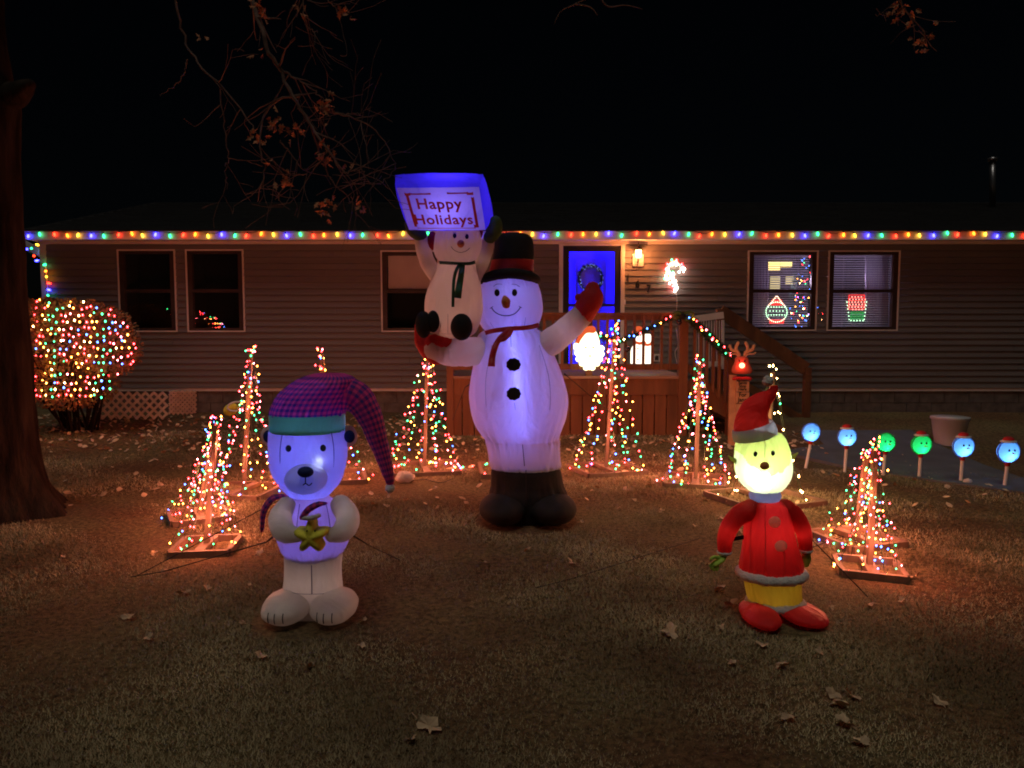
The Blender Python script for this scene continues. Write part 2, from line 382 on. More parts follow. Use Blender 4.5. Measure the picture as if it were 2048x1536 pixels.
def text_mesh(body, size=1.0, extrude=.02, spacing=1.0):
    cu = bpy.data.curves.new('lettering', 'FONT'); cu.body = body; cu.size = size; cu.extrude = extrude; cu.align_x = 'CENTER'; cu.space_character = spacing; cu.resolution_u = 3; cu.offset = .022 * size
    ob = bpy.data.objects.new('lettering', cu); COL.objects.link(ob)
    dg = bpy.context.evaluated_depsgraph_get(); dg.update(); me = bpy.data.meshes.new_from_object(ob.evaluated_get(dg))
    bpy.data.objects.remove(ob); return me

# ================================================================== SETTING
def grid_sheet(name, xs, ys, zf, m_):
    nx, ny = len(xs), len(ys); v = [(x, y, zf(x, y)) for y in ys for x in xs]
    f = [(j * nx + i, j * nx + i + 1, (j + 1) * nx + i + 1, (j + 1) * nx + i) for j in range(ny - 1) for i in range(nx - 1)]
    me = bpy.data.meshes.new(name); me.from_pydata(v, [], f); me.materials.append(M[m_]); me.polygons.foreach_set('use_smooth', [True] * len(f)); return link(name, me)
xs = [-200, -80, -40, -25, -18] + [-14 + .14 * i for i in range(201)] + [18, 25, 40, 80, 200]
ys = [-120, -40, -15, -6, -3] + [-1 + .14 * i for i in range(100)] + [13.5, 16, 20, 30, 60, 200]
tag(grid_sheet('ground', xs, ys, gz, 'lawn_soil'), kind='structure')
# concrete walkway
wp = [G(1560, 905), G(1700, 938), G(1860, 963), G(2060, 990), G(2200, 1012)]
far = [Vector((p.x + (2.0 if i == 0 else 0.4), 10.6 if i else 10.4, 0)) for i, p in enumerate(wp)]
mb = MB(); vs = []
for p, q in zip(wp, far):
    for k in range(5):
        r_ = Vector(p).lerp(q, k / 4); vs.append((r_.x, r_.y, gz(r_.x, r_.y) + .022))
for p, q in ((wp[0], far[0]),): pass
fs = [(i * 5 + k, (i + 1) * 5 + k, (i + 1) * 5 + k + 1, i * 5 + k + 1) for i in range(4) for k in range(4)]
k0 = len(vs)
for p in wp: vs.append((p.x, p.y, gz(p.x, p.y) - .03))
for i in range(4): fs.append((k0 + i, k0 + i + 1, (i + 1) * 5, i * 5))
tag(mb.add(vs, fs).build('walkway', 'concrete'), kind='structure')

# ------------------------------------------------------------------ house
YW = 12.0
XL, XR = WX(92), 13.0
ZS, ZT = WZ(776), WZ(489, YW)      # siding from / to
house = empty('house', (2, YW, gz(2, YW)), 'long single storey house clad in tan horizontal siding, lights along its eaves', 'house')
OPEN = []   # (x0,x1,z0,z1) openings in the siding
def opn(px0, px1, py0, py1): o_ = (WX(px0), WX(px1), WZ(py1), WZ(py0)); OPEN.append(o_); return o_
W1 = opn(243, 358, 499, 664); W2 = opn(378, 493, 499, 664); W3 = opn(764, 879, 501, 664); W4 = opn(1491, 1630, 501, 662); W5 = opn(1650, 1792, 501, 662)
DR = opn(1117, 1247, 488, 742)
nb = int(round((ZT - ZS) / .0985)); hb = (ZT - ZS) / nb
for i in range(nb):
    z0 = ZS + i * hb; z1 = z0 + hb
    cuts = sorted([(a, b_) for a, b_, c, d in OPEN if c < z1 - .02 and d > z0 + .02]); x = XL + .085; spans = []
    for a, b_ in cuts: spans.append((x, a)); x = b_
    spans.append((x, XR))
    segs_ = []
    for a, b_ in spans:
        cutx = [x_ for x_ in (XL + .9 + (i % 3) * 1.22 + k_ * 3.66 + rnd.uniform(-.1, .1) for k_ in range(7)) if a + .3 < x_ < b_ - .3]; ed = [a] + cutx + [b_]
        segs_ += [(ed[k_] + (.0015 if k_ else 0), ed[k_ + 1] - (.0015 if k_ + 1 < len(ed) - 1 else 0), z0, z1) for k_ in range(len(ed) - 1) if ed[k_ + 1] - ed[k_] > .02]
    for a, b_, c, d in OPEN:
        if c < z1 - .02 and d > z0 + .02:
            if d < z1 - .008: segs_.append((a, b_, d + .001, z1))
            if c > z0 + .008: segs_.append((a, b_, z0, c - .001))
        elif z0 < d <= z0 + .02 or z1 > c >= z1 - .02: pass
    zz0, zz1 = z0, z1
    for a, b_, z0, z1 in segs_:
        mb = MB(); v = [(a, YW - .018, z0), (b_, YW - .018, z0), (b_, YW - .004, z1 - .004), (a, YW - .004, z1 - .004), (a, YW + .03, z0), (b_, YW + .03, z0), (b_, YW + .03, z1 - .004), (a, YW + .03, z1 - .004)]
        mb.add(v, [(0, 1, 2, 3), (0, 4, 5, 1), (3, 2, 6, 7), (0, 3, 7, 4), (1, 5, 6, 2), (5, 4, 7, 6)])
        mb.add([(a, YW - .021, z0 + .006), (b_, YW - .021, z0 + .006), (b_, YW - .021, z0), (a, YW - .021, z0), (b_, YW - .015, z0 - .001), (a, YW - .015, z0 - .001)], [(0, 3, 2, 1), (3, 5, 4, 2)])
        mb.build('siding_board', 'siding', house)
boxo('corner_trim', XL - .005, XL + .085, YW - .03, YW + .06, ZS - .03, ZT + .03, 'white_trim', house)
boxo('starter_strip', XL, XR, YW - .012, YW + .03, ZS - .05, ZS - .004, 'white_trim', house)
# end wall and back walls so the house has depth
boxo('end_wall', XL, XL + .04, YW + .06, YW + 8, ZS, ZT + .02, 'siding', house)
boxo('end_wall', XR - .04, XR, YW + .04, YW + 8, ZS, ZT, 'siding', house)
boxo('back_wall', XL + .05, XR - .05, YW + 7.95, YW + 8, ZS, ZT, 'siding', house)
# block skirting: courses of blocks
mb0 = None
for row in range(3):
    hh = .18; z1 = ZS - .055 - row * (hh + .008)
    k = 0; x = XL + .01 - (row % 2) * .2
    while x < XR:
        a, b_ = max(XL + .01, x), min(XR, x + .39)
        if b_ - a > .05 and k < 60: boxo('skirting_block', a, b_, YW + .004 + rnd.random() * .006, YW + .15, z1 - hh, z1, 'block', house)
        x += .40; k += 1
boxo('footing', XL + .02, XR - .02, YW + .03, YW + .2, -.3, ZS - .05, 'block', house)
# eave: fascia, soffit, roof
YF = 11.62
ZF1, ZF0 = WZ(461, YF), WZ(479, YF); XE = WX(52, YF)
boxo('fascia', XE, XR + .3, YF, YF + .025, ZF0, ZF1, 'white_trim', house)
sf = MB()
for i in range(105):   # ribbed soffit strips
    a = XE + .01 + i * .2; sf.box(a, a + .188, YF + .027, YW - .021, ZF0 + .012, ZF0 + .022)
    sf.box(a + .188, a + .2, YF + .027, YW - .021, ZF0 + .017, ZF0 + .024)
tag(sf.build('soffit', 'soffit', house))
boxo('frieze_board', XL, XR, YW - .05, YW - .0215, ZT, ZF0 + .011, 'soffit', house)
rf = MB()
ridge_z = ZF1 + 4.4 * .26
rf.add([(XE, YF - .03, ZF1 + .004), (XR + .35, YF - .03, ZF1 + .004), (XR + .35, YF + 4.4, ridge_z), (XE, YF + 4.4, ridge_z), (XE, YW + 8.4, ZF1 + .004), (XR + .35, YW + 8.4, ZF1 + .004),
        (XE, YF - .03, ZF1 - .012), (XR + .35, YF - .03, ZF1 - .012), (XR + .35, YF + 4.4, ridge_z - .06), (XE, YF + 4.4, ridge_z - .06), (XE, YW + 8.4, ZF1 - .03), (XR + .35, YW + 8.4, ZF1 - .03)],
       [(0, 1, 2, 3), (3, 2, 5, 4), (7, 6, 9, 8), (8, 9, 10, 11), (0, 6, 7, 1), (4, 5, 11, 10), (0, 3, 9, 6), (3, 4, 10, 9), (1, 7, 8, 2), (2, 8, 11, 5)])
roof = rf.build('roof', 'shingle', house)
sh = MB()
for i in range(26):
    y0 = YF - .02 + i * .165; z0 = ZF1 + .006 + (y0 - YF) * .26
    x = XE + (i % 2) * .15
    while x < XR + .3:
        w = .28 + rnd.random() * .05; e = rnd.random() * .004
        sh.add([(x, y0, z0 + .012 + e), (min(x + w, XR + .34), y0, z0 + .012 + e), (min(x + w, XR + .34), y0 + .16, z0 + .16 * .26 + .004), (x, y0 + .16, z0 + .16 * .26 + .004), (x, y0, z0), (min(x + w, XR + .34), y0, z0)], [(0, 1, 2, 3), (4, 5, 1, 0)]); x += w + .008
tag(sh.build('shingles', 'shingle', house), kind='stuff')
# gable return board seen past the corner
MB().bar(P(48, 488, 12.6), P(92, 512, 12.25), .02, .13).build('rake_board', 'white_trim', house)
# metal flue on the roof
a, b_ = P(1985, 415, 15.0), P(1985, 322, 15.0)
fl = MB().tube([a, b_], .055, 14); fl.tube([b_, b_ + Vector((0, 0, .06))], .085, 14)
fl.build('flue_pipe', 'galvanised', house, True)

def window(o_, shade=None, blinds=False, dark=True):
    x0, x1, z0, z1 = o_; y = YW
    w = MB()
    for a in ((x0, x0 + .022, z0, z1), (x1 - .022, x1, z0, z1), (x0 + .022, x1 - .022, z0, z0 + .022), (x0 + .022, x1 - .022, z1 - .022, z1)):
        w.box(a[0], a[1], y - .03, y + .04, a[2], a[3])
    wd = w.build('window', 'white_trim', house)
    f = MB(); t_ = .065
    for a in ((x0 + .022, x0 + t_ + .03, z0 + .022, z1 - .022), (x1 - t_ - .03, x1 - .022, z0 + .022, z1 - .022), (x0 + t_ + .03, x1 - t_ - .03, z0 + .022, z0 + t_), (x0 + t_ + .03, x1 - t_ - .03, z1 - t_, z1 - .022)):
        f.box(a[0], a[1], y - .015, y + .06, a[2], a[3])
    f.build('frame', 'bronze_frame', wd)
    zm = (z0 + z1) / 2; xa, xb = x0 + t_ + .03, x1 - t_ - .03
    boxo('meeting_rail', xa, xb, y - .008, y + .05, zm - .025, zm + .025, 'bronze_frame', wd)
    boxo('pane', xa, xb, y + .028, y + .032, zm + .025, z1 - t_, 'glass', wd)
    boxo('pane', xa, xb, y + .018, y + .022, z0 + t_, zm - .025, 'glass', wd)
    if shade: boxo('roller_shade', xa + .01, xb - .01, y + .07, y + .075, z0 + (z1 - z0) * .53, z1 - t_ - .01, 'shade', wd)
    if blinds:
        bl = MB(); z = z1 - t_ - .03; i = 0
        while z > z0 + t_ + .01:
            bl.bar((xa + .01, y + .085, z), (xb - .01, y + .085, z), .026, .0016, up=(0, -.9 + rnd.random() * .08, 1)); z -= .0365; i += 1
        for q in (.2, .8): bl.box(xa + (xb - xa) * q, xa + (xb - xa) * q + .004, y + .083, y + .0845, z0 + t_, z1 - t_)
        bl.box(xa + .005, xb - .005, y + .07, y + .1, z1 - t_ - .022, z1 - t_ - .001)
        tag(bl.build('blind', 'blind', wd), kind='stuff')
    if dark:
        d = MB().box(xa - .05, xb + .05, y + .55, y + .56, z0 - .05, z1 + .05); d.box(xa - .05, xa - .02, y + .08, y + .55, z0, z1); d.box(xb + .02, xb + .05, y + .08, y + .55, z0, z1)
        d.build('dark_backing', 'dark_interior', wd)  # black backing sheets stand in for the unlit room's darkness
    return wd
window(W1); window(W2); window(W3, shade=True)
window(W4, blinds=True, dark=False); window(W5, blinds=True, dark=False)
# living room behind the two right-hand windows
rx0, rx1 = W4[0] - .25, W5[1] + .3; rz0, rz1 = ZS + .25, ZT - .05
rm = MB(); rm.box(rx0, rx1, YW + 2.6, YW + 2.62, rz0, rz1); rm.box(rx0 - .02, rx0, YW + .06, YW + 2.6, rz0, rz1); rm.box(rx1, rx1 + .02, YW + .06, YW + 2.6, rz0, rz1)
rm.box(rx0, rx1, YW + .06, YW + 2.6, rz0 - .02, rz0); rm.box(rx0, rx1, YW + .06, YW + 2.6, rz1, rz1 + .02)
rm.build('living_room', 'interior_wall', house)
def inner(px0, px1, py0, py1, Y, m_, name='kitchen_opening'):
    a, b_ = P(px0, py0, Y), P(px1, py1, Y); return boxo(name, a.x, b_.x, Y, Y + .02, b_.z, a.z, m_, house)
inner(1535, 1560, 512, 540, YW + 2.55, 'kitchen_light'); inner(1562, 1584, 512, 534, YW + 2.55, 'kitchen_light'); inner(1541, 1560, 553, 578, YW + 2.55, 'kitchen_dim'); inner(1572, 1590, 553, 570, YW + 2.55, 'kitchen_dim')
cu = MB()
for i in range(9):
    a = P(1733 + i * 5, 512, YW + .3); b_ = P(1733 + i * 5, 655, YW + .3); cu.tube([a, b_], .022, 8)
for i in range(7):
    a = P(1498 + i * 6, 512, YW + .3); b_ = P(1498 + i * 6, 655, YW + .3); cu.tube([a, b_], .024, 8)
cu.build('curtain', 'curtain', house, True)

# ------------------------------------------------------------------ entry door with storm door
x0, x1, z0, z1 = DR
door = MB()
for a in ((x0, x0 + .062, z0, z1), (x1 - .062, x1, z0, z1), (x0 + .062, x1 - .062, z1 - .03, z1)): door.box(a[0], a[1], YW - .05, YW + .05, a[2], a[3])
casing = door.build('door_casing', 'white_trim', house)
xa, xb = x0 + .065, x1 - .065; sd_ = MB(); t_ = .095
sd_.box(xa, xa + t_, YW - .035, YW - .005, z0, z1 - .03); sd_.box(xb - t_, xb, YW - .035, YW - .005, z0, z1 - .03); sd_.box(xa + t_, xb - t_, YW - .035, YW - .005, z1 - .12, z1 - .03)
zb = WZ(610); sd_.box(xa + t_, xb - t_, YW - .035, YW - .005, zb - .025, zb + .02); sd_.box(xa + t_, xb - t_, YW - .035, YW - .005, z0, z0 + .08)
storm = sd_.build('storm_door', 'black_metal', house)
MB().tube([(xb - .04, YW - .08, zb + .15), (xb - .04, YW - .08, zb - .02)], .01, 8).build('handle', 'black_metal', storm)
boxo('pane', xa + t_, xb - t_, YW - .022, YW - .018, zb + .02, z1 - .12, 'glass', storm); boxo('pane', xa + t_, xb - t_, YW - .022, YW - .018, z0 + .08, zb - .025, 'glass', storm)
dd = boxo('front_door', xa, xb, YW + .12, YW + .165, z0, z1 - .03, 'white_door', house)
pn = MB()
for (u0, u1, v0, v1) in ((.22, .78, .52, .90), (.22, .46, .10, .42), (.54, .78, .10, .42)):
    X0, X1, Z0, Z1 = xa + (xb - xa) * u0, xa + (xb - xa) * u1, z0 + (z1 - z0) * v0, z0 + (z1 - z0) * v1; e = .018
    for a in ((X0, X0 + e, Z0, Z1), (X1 - e, X1, Z0, Z1), (X0 + e, X1 - e, Z0, Z0 + e), (X0 + e, X1 - e, Z1 - e, Z1)): pn.box(a[0], a[1], YW + .107, YW + .119, a[2], a[3])
pn.build('door_moulding', 'white_door', dd)
st = MB(); st.box(xa + .06, xa + .068, YW + .02, YW + .028, z0, z1 - .1); st.box(xb - .068, xb - .06, YW + .02, YW + .028, z0, z1 - .1); st.box(xa + .07, xb - .07, YW + .02, YW + .028, z1 - .1, z1 - .092)
tag(st.build('light_strip', 'blue_strip'), 'blue strip light glowing round the inside of the front door frame', 'light strip')
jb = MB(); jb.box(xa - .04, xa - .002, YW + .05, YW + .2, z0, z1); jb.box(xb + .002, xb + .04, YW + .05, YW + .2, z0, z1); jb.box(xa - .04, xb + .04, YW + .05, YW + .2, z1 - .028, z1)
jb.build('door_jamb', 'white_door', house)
boxo('threshold', xa, xb, YW - .06, YW + .16, z0 - .03, z0 - .002, 'white_trim', house)
# house numbers
nums = empty('house_number', P(1278, 565, YW - .03), 'black house number digits stepping down the siding right of the door', 'house number')
for ch, px, py in (('1', 1256, 556), ('6', 1275, 568), ('7', 1297, 577)):
    me = text_mesh(ch, .17, .004); c = P(px, py, YW - .024)
    for v in me.vertices: v.co = (c.x + v.co.x * .8, c.y - v.co.z, c.z - .06 + v.co.y)
    me.materials.append(M['black_metal']); link('digit', me, nums)
bb = MB(); c = P(1249, 604, YW - .03); bb.box(c.x - .015, c.x + .015, YW - .04, YW - .022, c.z - .04, c.z + .04)
db = bb.build('doorbell', 'white_plastic'); tag(db, 'small pale doorbell button beside the right door trim', 'doorbell')

# ------------------------------------------------------------------ porch deck with rails and stairs
YD = 10.3; ZD = .935
dx0, dx1 = WX(900, YD), WX(1375, YD)
deck = empty('porch_deck', ((dx0 + dx1) / 2, YD, 0), 'reddish brown wooden porch with baluster railings and side stairs', 'porch')
n = 11; pw = (YW - .06 - YD) / n
for i in range(n): boxo('floor_plank', dx0, dx1, YD - .02 + i * pw, YD - .02 + (i + 1) * pw - .007, ZD - .035 - rnd.random() * .002, ZD - rnd.random() * .002, 'deck_plank', deck)
boxo('rim_board', dx0, dx1 + .002, YD - .005, YD + .03, ZD - .26, ZD - .04, 'deck_wood', deck)
x = dx0
while x < dx1:
    boxo('skirt_board', x + .005, min(dx1, x + .156), YD + .008 + rnd.random() * .004, YD + .03, .06, ZD - .265, 'deck_wood', deck); x += .166
boxo('skirt_rail', dx0, dx1, YD + .035, YD + .07, ZD - .45, ZD - .3, 'deck_wood', deck)
boxo('side_skirt', dx1 - .03, dx1, YD + .032, YW - .05, .06, ZD - .04, 'deck_wood', deck)
ztr = WZ(630, YD); zbr = WZ(733, YD)
boxo('top_rail', dx0, WX(1360, YD), YD, YD + .05, ztr - .07, ztr, 'deck_wood', deck)
boxo('rail_cap', dx0, WX(1360, YD), YD - .03, YD + .09, ztr + .002, ztr + .032, 'deck_wood', deck)
boxo('bottom_rail', dx0, WX(1360, YD), YD, YD + .045, zbr - .045, zbr + .035, 'deck_wood', deck)
px = 908
while px < 1355:
    a = WX(px, YD); boxo('baluster', a - .018, a + .018, YD - .033, YD - .003, zbr - .04, ztr - .004, 'deck_wood', deck); px += 18
for px in (900, 1178, 1366):
    a = WX(px, YD); w = .045 if px != 1366 else .06
    boxo('post', a - w, a + w, YD + .002 if px == 1178 else YD - .04, YD + .09, ZD + .002 if px == 1178 else .02, ztr + (.05 if px == 1366 else 0), 'deck_wood', deck)
# left side railing
boxo('side_rail', dx0, dx0 + .05, YD + .1, YW - .06, ztr - .07, ztr, 'deck_wood', deck)
y = YD + .2
while y < YW - .1: boxo('baluster', dx0 + .01, dx0 + .045, y, y + .035, ZD + .1, ztr - .072, 'deck_wood', deck); y += .14
# stairs going down to the right
sx0, sx1 = dx1 + .002, dx1 + 1.3; ns = 5
for i in range(ns):
    zt = ZD - (i + 1) * ZD / (ns + .6); xa_ = sx0 + i * .25
    boxo('step', xa_, xa_ + .28, YD + .06, YW - .45, zt - .035, zt, 'deck_plank', deck)
    boxo('riser', xa_ + .25, xa_ + .262, YD + .08, YW - .5, max(.02, zt - .17), zt - .037, 'deck_wood', deck)
MB().bar((sx0, YD + .04, ZD - .14), (sx1, YD + .04, .10), .035, .26, up=(0, 0, 1)).build('stringer', 'deck_wood', deck)
MB().bar((sx0, YW - .43, ZD - .14), (sx1, YW - .43, .10), .035, .26, up=(0, 0, 1)).build('stringer', 'deck_wood', deck)
YN = YD + .01
ra, rb = P(1376, 634, YN), P(1462, 712, YN)
MB().bar(ra, rb, .05, .10, up=(0, 0, 1)).build('stair_rail', 'deck_wood', deck)
boxo('newel_post', rb.x - .05, rb.x + .05, YN - .05, YN + .05, .02, rb.z + .02, 'deck_wood', deck)
for i in range(1, 7):
    q = ra.lerp(rb, i / 7.0); boxo('baluster', q.x - .018, q.x + .018, YN - .062, YN - .03, q.z - .72, q.z - .02, 'deck_wood', deck)
MB().bar(ra - Vector((0, -.02, .68)), rb - Vector((0, -.02, .68)), .04, .08).build('lower_stair_rail', 'deck_wood', deck)
YR = YW - .35
fa, fb, fc = P(1440, 622, YR), P(1612, 738, YR), P(1612, 832, YR)
MB().bar(fa, fb, .04, .20, up=(0, 0, 1)).build('stair_rail', 'deck_wood', deck)
boxo('newel_post', fc.x - .05, fc.x + .05, YR - .05, YR + .05, fc.z - .1, fb.z + .02, 'deck_wood', deck)
boxo('post', fa.x - .06, fa.x + .06, YR - .05, YR + .05, .1, fa.z + .03, 'deck_wood', deck)
MB().bar(P(1450, 745, YR), P(1612, 845, YR), .04, .12).build('lower_stair_rail', 'deck_wood', deck)
# white baluster panel leaning at the top of the stairs
YG = YR - .12
gate = empty('white_gate_panel', P(1415, 738, YG), 'white slatted gate panel at the top of the porch stairs', 'gate')
a, b_ = P(1390, 638, YG), P(1447, 630, YG); MB().bar(a, b_, .03, .10).build('top_rail', 'white_trim', gate)
for i in range(11):
    q = P(1392 + i * 5.2, 641, YG); MB().bar(q, P(1392 + i * 5.2, 735, YG), .012, .012).build('baluster', 'white_trim', gate)
MB().bar(P(1445.5, 640, YG), P(1445.5, 738, YG), .04, .03).build('side_post', 'white_trim', gate)
MB().bar(P(1388, 728, YG), P(1443, 728, YG), .03, .08).build('bottom_rail', 'white_trim', gate)

# ------------------------------------------------------------------ eave light string (large bulbs)
COLS = ['green', 'red', 'orange', 'yellow', 'blue']
es = empty('eave_light_string', P(1050, 470, YF - .03), 'string of large multicoloured bulbs along the white eave fascia', 'light string')
bulb_me = {}
for c in COLS:
    mb = MB(); mb.tube([(0, 0, .018), (0, 0, .006), (0, 0, -.006), (0, 0, -.022), (0, 0, -.036), (0, 0, -.044)], [.009, .012, .0165, .017, .010, .003], 8)
    mb.tube([(0, 0, .018), (0, 0, .042)], .010, 6, 1)
    me = bpy.data.meshes.new('bulb'); me.from_pydata(mb.v, [], mb.f); me.materials.append(M['bulb_' + c]); me.materials.append(M['wire_green']); me.polygons.foreach_set('material_index', mb.m); me.polygons.foreach_set('use_smooth', [True] * len(mb.f)); bulb_me[c] = me
def put_bulb(p, c, parent, tilt=0, az=0):
    o = bpy.data.objects.new('bulb', bulb_me[c]); COL.objects.link(o); o.parent = parent; o.location = Vector(p) - world_loc(parent); o.rotation_euler = (tilt, az, rnd.random() * 6); return o
cordp = []; px = 54; i = 3
while px < 2060:
    c = COLS[(i + 1) % 5]; p = P(px + rnd.uniform(-3, 3), 468 + rnd.uniform(-3.5, 3), YF - .03); put_bulb(p, c, es, rnd.uniform(-.5, .3), rnd.uniform(-.4, .4))
    cordp += [p + Vector((0, .012, .04)), p + Vector((.1, .015, .025 + rnd.uniform(0, .02)))]; px += 25.9; i += 1
MB().tube(cordp, .004, 5).build('cord', 'wire_green', es)
cs = empty('corner_light_string', P(90, 540, YW - .05), 'large coloured bulbs hanging down the white left house corner into the bush', 'light string')
cp = [(73, 489, 12.1, 'yellow'), (64, 496, 12.2, 'green'), (54, 498, 12.2, 'blue'), (69, 511, 12.1, 'red'), (75, 521, 12.0, 'blue'), (91, 529, 11.93, 'green'), (92, 542, 11.93, 'orange'), (93, 553, 11.93, 'yellow'), (96, 566, 11.93, 'red'), (96, 579, 11.93, 'blue'), (97, 590, 11.9, 'green')]
for a, b_, c, d in cp: put_bulb(P(a, b_, c), d, cs, 1.3, rnd.uniform(-.5, .5))
MB().tube([P(a - 3, b_, c + .02) for a, b_, c, d in cp], .004, 5).build('cord', 'wire_green', cs)

# ------------------------------------------------------------------ wall lantern
YL = YW - .12; ln = empty('wall_lantern', P(1277, 520, YW - .02), 'lit copper wall lantern glowing orange on the siding beside the door', 'wall lamp')
c = P(1277, 500, YL)
MB().tube([c + Vector((0, 0, .085)), c + Vector((0, 0, .045)), c + Vector((0, 0, .02)), c + Vector((0, 0, 0.0))], [.012, .025, .055, .075], 10).build('lamp_cap', 'bronze_frame', ln)
MB().tube([c + Vector((0, 0, .13)), c + Vector((0, 0, .085))], [.004, .012], 8).build('finial', 'bronze_frame', ln)
MB().tube([c + Vector((0, 0, -.004)), c + Vector((0, 0, -.12))], [.048, .036], 8).build('lamp_glass', 'lantern_glow', ln)
c2 = P(1276, 521, YW - .03); boxo('back_plate', c2.x - .085, c2.x + .085, YW - .04, YW - .022, c2.z - .09, c2.z + .1, 'white_trim', ln)
MB().tube([c + Vector((0, .09, -.19)), c + Vector((0, .03, -.18)), c + Vector((0, 0, -.125))], .012, 8).build('arm', 'bronze_frame', ln)
lamp(c + Vector((0, -.07, -.06)), 26, (1, .27, .07), ln, .04)

# ------------------------------------------------------------------ generic clusters of mini bulbs
KEYS = list(BULB)
def bulbs(pts, r, parent, weights=(34, 24, 18, 10, 14, 0), name='mini_bulbs', cols=None, kinds=None):
    mb = MB()
    for i, p in enumerate(pts):
        k = KEYS.index(kinds[i]) if kinds else rnd.choices(range(6), weights)[0]
        mb.octa(p, r * rnd.uniform(.85, 1.15), k)
    o = mb.build(name, ['glow_' + k for k in KEYS], parent); o['kind'] = 'stuff'; return o

def light_tree(base_px, apex_px, Rr, label, n=8, m=13, r=.009, weights=(34, 24, 18, 10, 14, 0), rot=.3, frame=None, pole='raw_wood', spill=14, Y=None, glow=2.9):
    g = G(*base_px) if Y is None else Vector((P(base_px[0], base_px[1], Y).x, Y, 0))
    g.z = gz(g.x, g.y); ap = P(apex_px[0], apex_px[1], g.y)
    T = empty('light_tree', g, label, 'light tree', 'cone shaped light trees on the lawn')
    MB().bar(g + Vector((0, 0, .02)), ap - Vector((0, 0, .03)), .034, .034).build('pole', pole, T)
    w = frame or Rr; ca, sa = math.cos(rot), math.sin(rot)
    def L_(u, v): return g + Vector((u * ca - v * sa, u * sa + v * ca, 0))
    for (a, b_) in (((-w, -w), (w, -w)), ((-w, w), (w, w)), ((-w, -w), (-w, w)), ((w, -w), (w, w))):
        p, q = L_(*a), L_(*b_); p.z = gz(p.x, p.y) + .022; q.z = gz(q.x, q.y) + .022
        if a[0] == b_[0]: e = (q - p).normalized() * .02; p = p + e; q = q - e
        MB().bar(p, q, .034, .05).build('base_board', pole, T)
    p, q = L_(0, -w + .02), L_(0, w - .02); p.z = q.z = g.z + .03; MB().bar(p, q, .07, .035).build('centre_board', pole, T)
    pts = []; wi = MB(); m = int(m * 1.12)
    for i in range(n):
        a = 2 * math.pi * (i + .5) / n + rot + rnd.uniform(-.22, .22); rr_ = Rr * rnd.uniform(.86, 1.12); e = g + Vector((rr_ * math.cos(a), rr_ * math.sin(a), .05)); sg_ = rnd.uniform(.02, .11); top = ap + Vector((rnd.uniform(-.02, .02), 0, rnd.uniform(-.03, .05)))
        path = []
        for k in range(m * 2 + 1):
            f = (k / (m * 2)) ** .9; q = top.lerp(e, f); sag = sg_ * math.sin(math.pi * f)
            q = q + Vector((-math.cos(a) * sag * .4 + rnd.uniform(-.007, .007), -math.sin(a) * sag * .4 + rnd.uniform(-.007, .007), 0)); path.append(q)
            if k % 2 == 1 or (rnd.random() < .12): pts.append(q + Vector((rnd.uniform(-.03, .03), rnd.uniform(-.03, .03), rnd.uniform(-.015, .015))))
        wi.tube(path, .0022, 4, cap=False)
    for k in range(4): pts.append(ap + Vector((rnd.uniform(-.05, .05), rnd.uniform(-.03, .03), rnd.uniform(-.01, .06))))
    for k in range(spill):
        a = rnd.random() * 6.28; q = g + Vector((math.cos(a), math.sin(a) * .8, 0)) * w * rnd.uniform(.9, 1.35); q.z = gz(q.x, q.y) + .03; pts.append(q)
    tag(wi.build('string_wires', 'wire_green', T), kind='stuff'); bulbs(pts, r, T, weights)
    hgt = ap.z - g.z; wc = (1, .55, .24) if weights[5] > 50 else (1, .27, .14)
    for k_ in range(5):
        a_ = 1.2 + k_ * 1.2566; f_ = (.2, .34, .62, .26, .8)[k_]; q_ = g.lerp(ap, f_) + Vector((math.cos(a_), math.sin(a_), 0)) * (Rr * (1 - f_) + .03); lamp(q_, (1.0, .9, .7, 1.0, .5)[k_] * .55 * (1.3 + hgt * 2.2) * glow, wc, T, .012)  # added point lamps boost the bulb strings' light on the ground
    return T
light_tree((413, 1098), (431, 842), .22, 'nearest light tree at front left, wooden base frame in full view', n=8, m=12, r=.0062, rot=.12, frame=.20)
light_tree((398, 1036), (428, 862), .24, 'short light tree half hidden behind the front left one', n=8, m=11, r=.0068, rot=.5, frame=.22)
light_tree((487, 985), (502, 700), .33, 'tall light tree between the short left pair and the house wall', n=8, m=15, r=.0078, rot=-.15, frame=.30)
light_tree((668, 958), (643, 702), .34, 'light tree mostly hidden behind the plaid nightcap figure', n=8, m=13, r=.0085, rot=.25, frame=.32)
light_tree((849, 940), (855, 690), .38, 'light tree under the raised boots of the sitting small snowman', n=8, m=15, r=.0088, rot=.2, frame=.36, spill=26)
light_tree((1030, 942), (1030, 705), .36, 'light tree standing behind the big snowman, only its left edge showing', n=8, m=13, r=.0088, rot=.1, frame=.38)
light_tree((1212, 942), (1230, 652), .36, 'tallest light tree, in front of the porch railing below the glowing face', n=8, m=16, r=.0088, rot=.3, frame=.34)
light_tree((1391, 966), (1400, 722), .34, 'light tree before the porch corner post and bow', n=8, m=14, r=.0084, rot=-.25, frame=.30)
light_tree((1527, 1000), (1546, 738), .36, 'warm white light tree behind the red coated figure', n=7, m=8, r=.0075, weights=(0, 3, 1, 0, 0, 96), rot=.4, frame=.38, spill=6)
light_tree((1738, 1142), (1750, 892), .19, 'nearest light tree at front right with bare white wooden base', n=8, m=11, r=.0058, rot=-.28, frame=.19)
light_tree((1712, 1082), (1733, 905), .24, 'short light tree just behind the front right one', n=7, m=10, r=.0062, rot=.3, frame=.24)

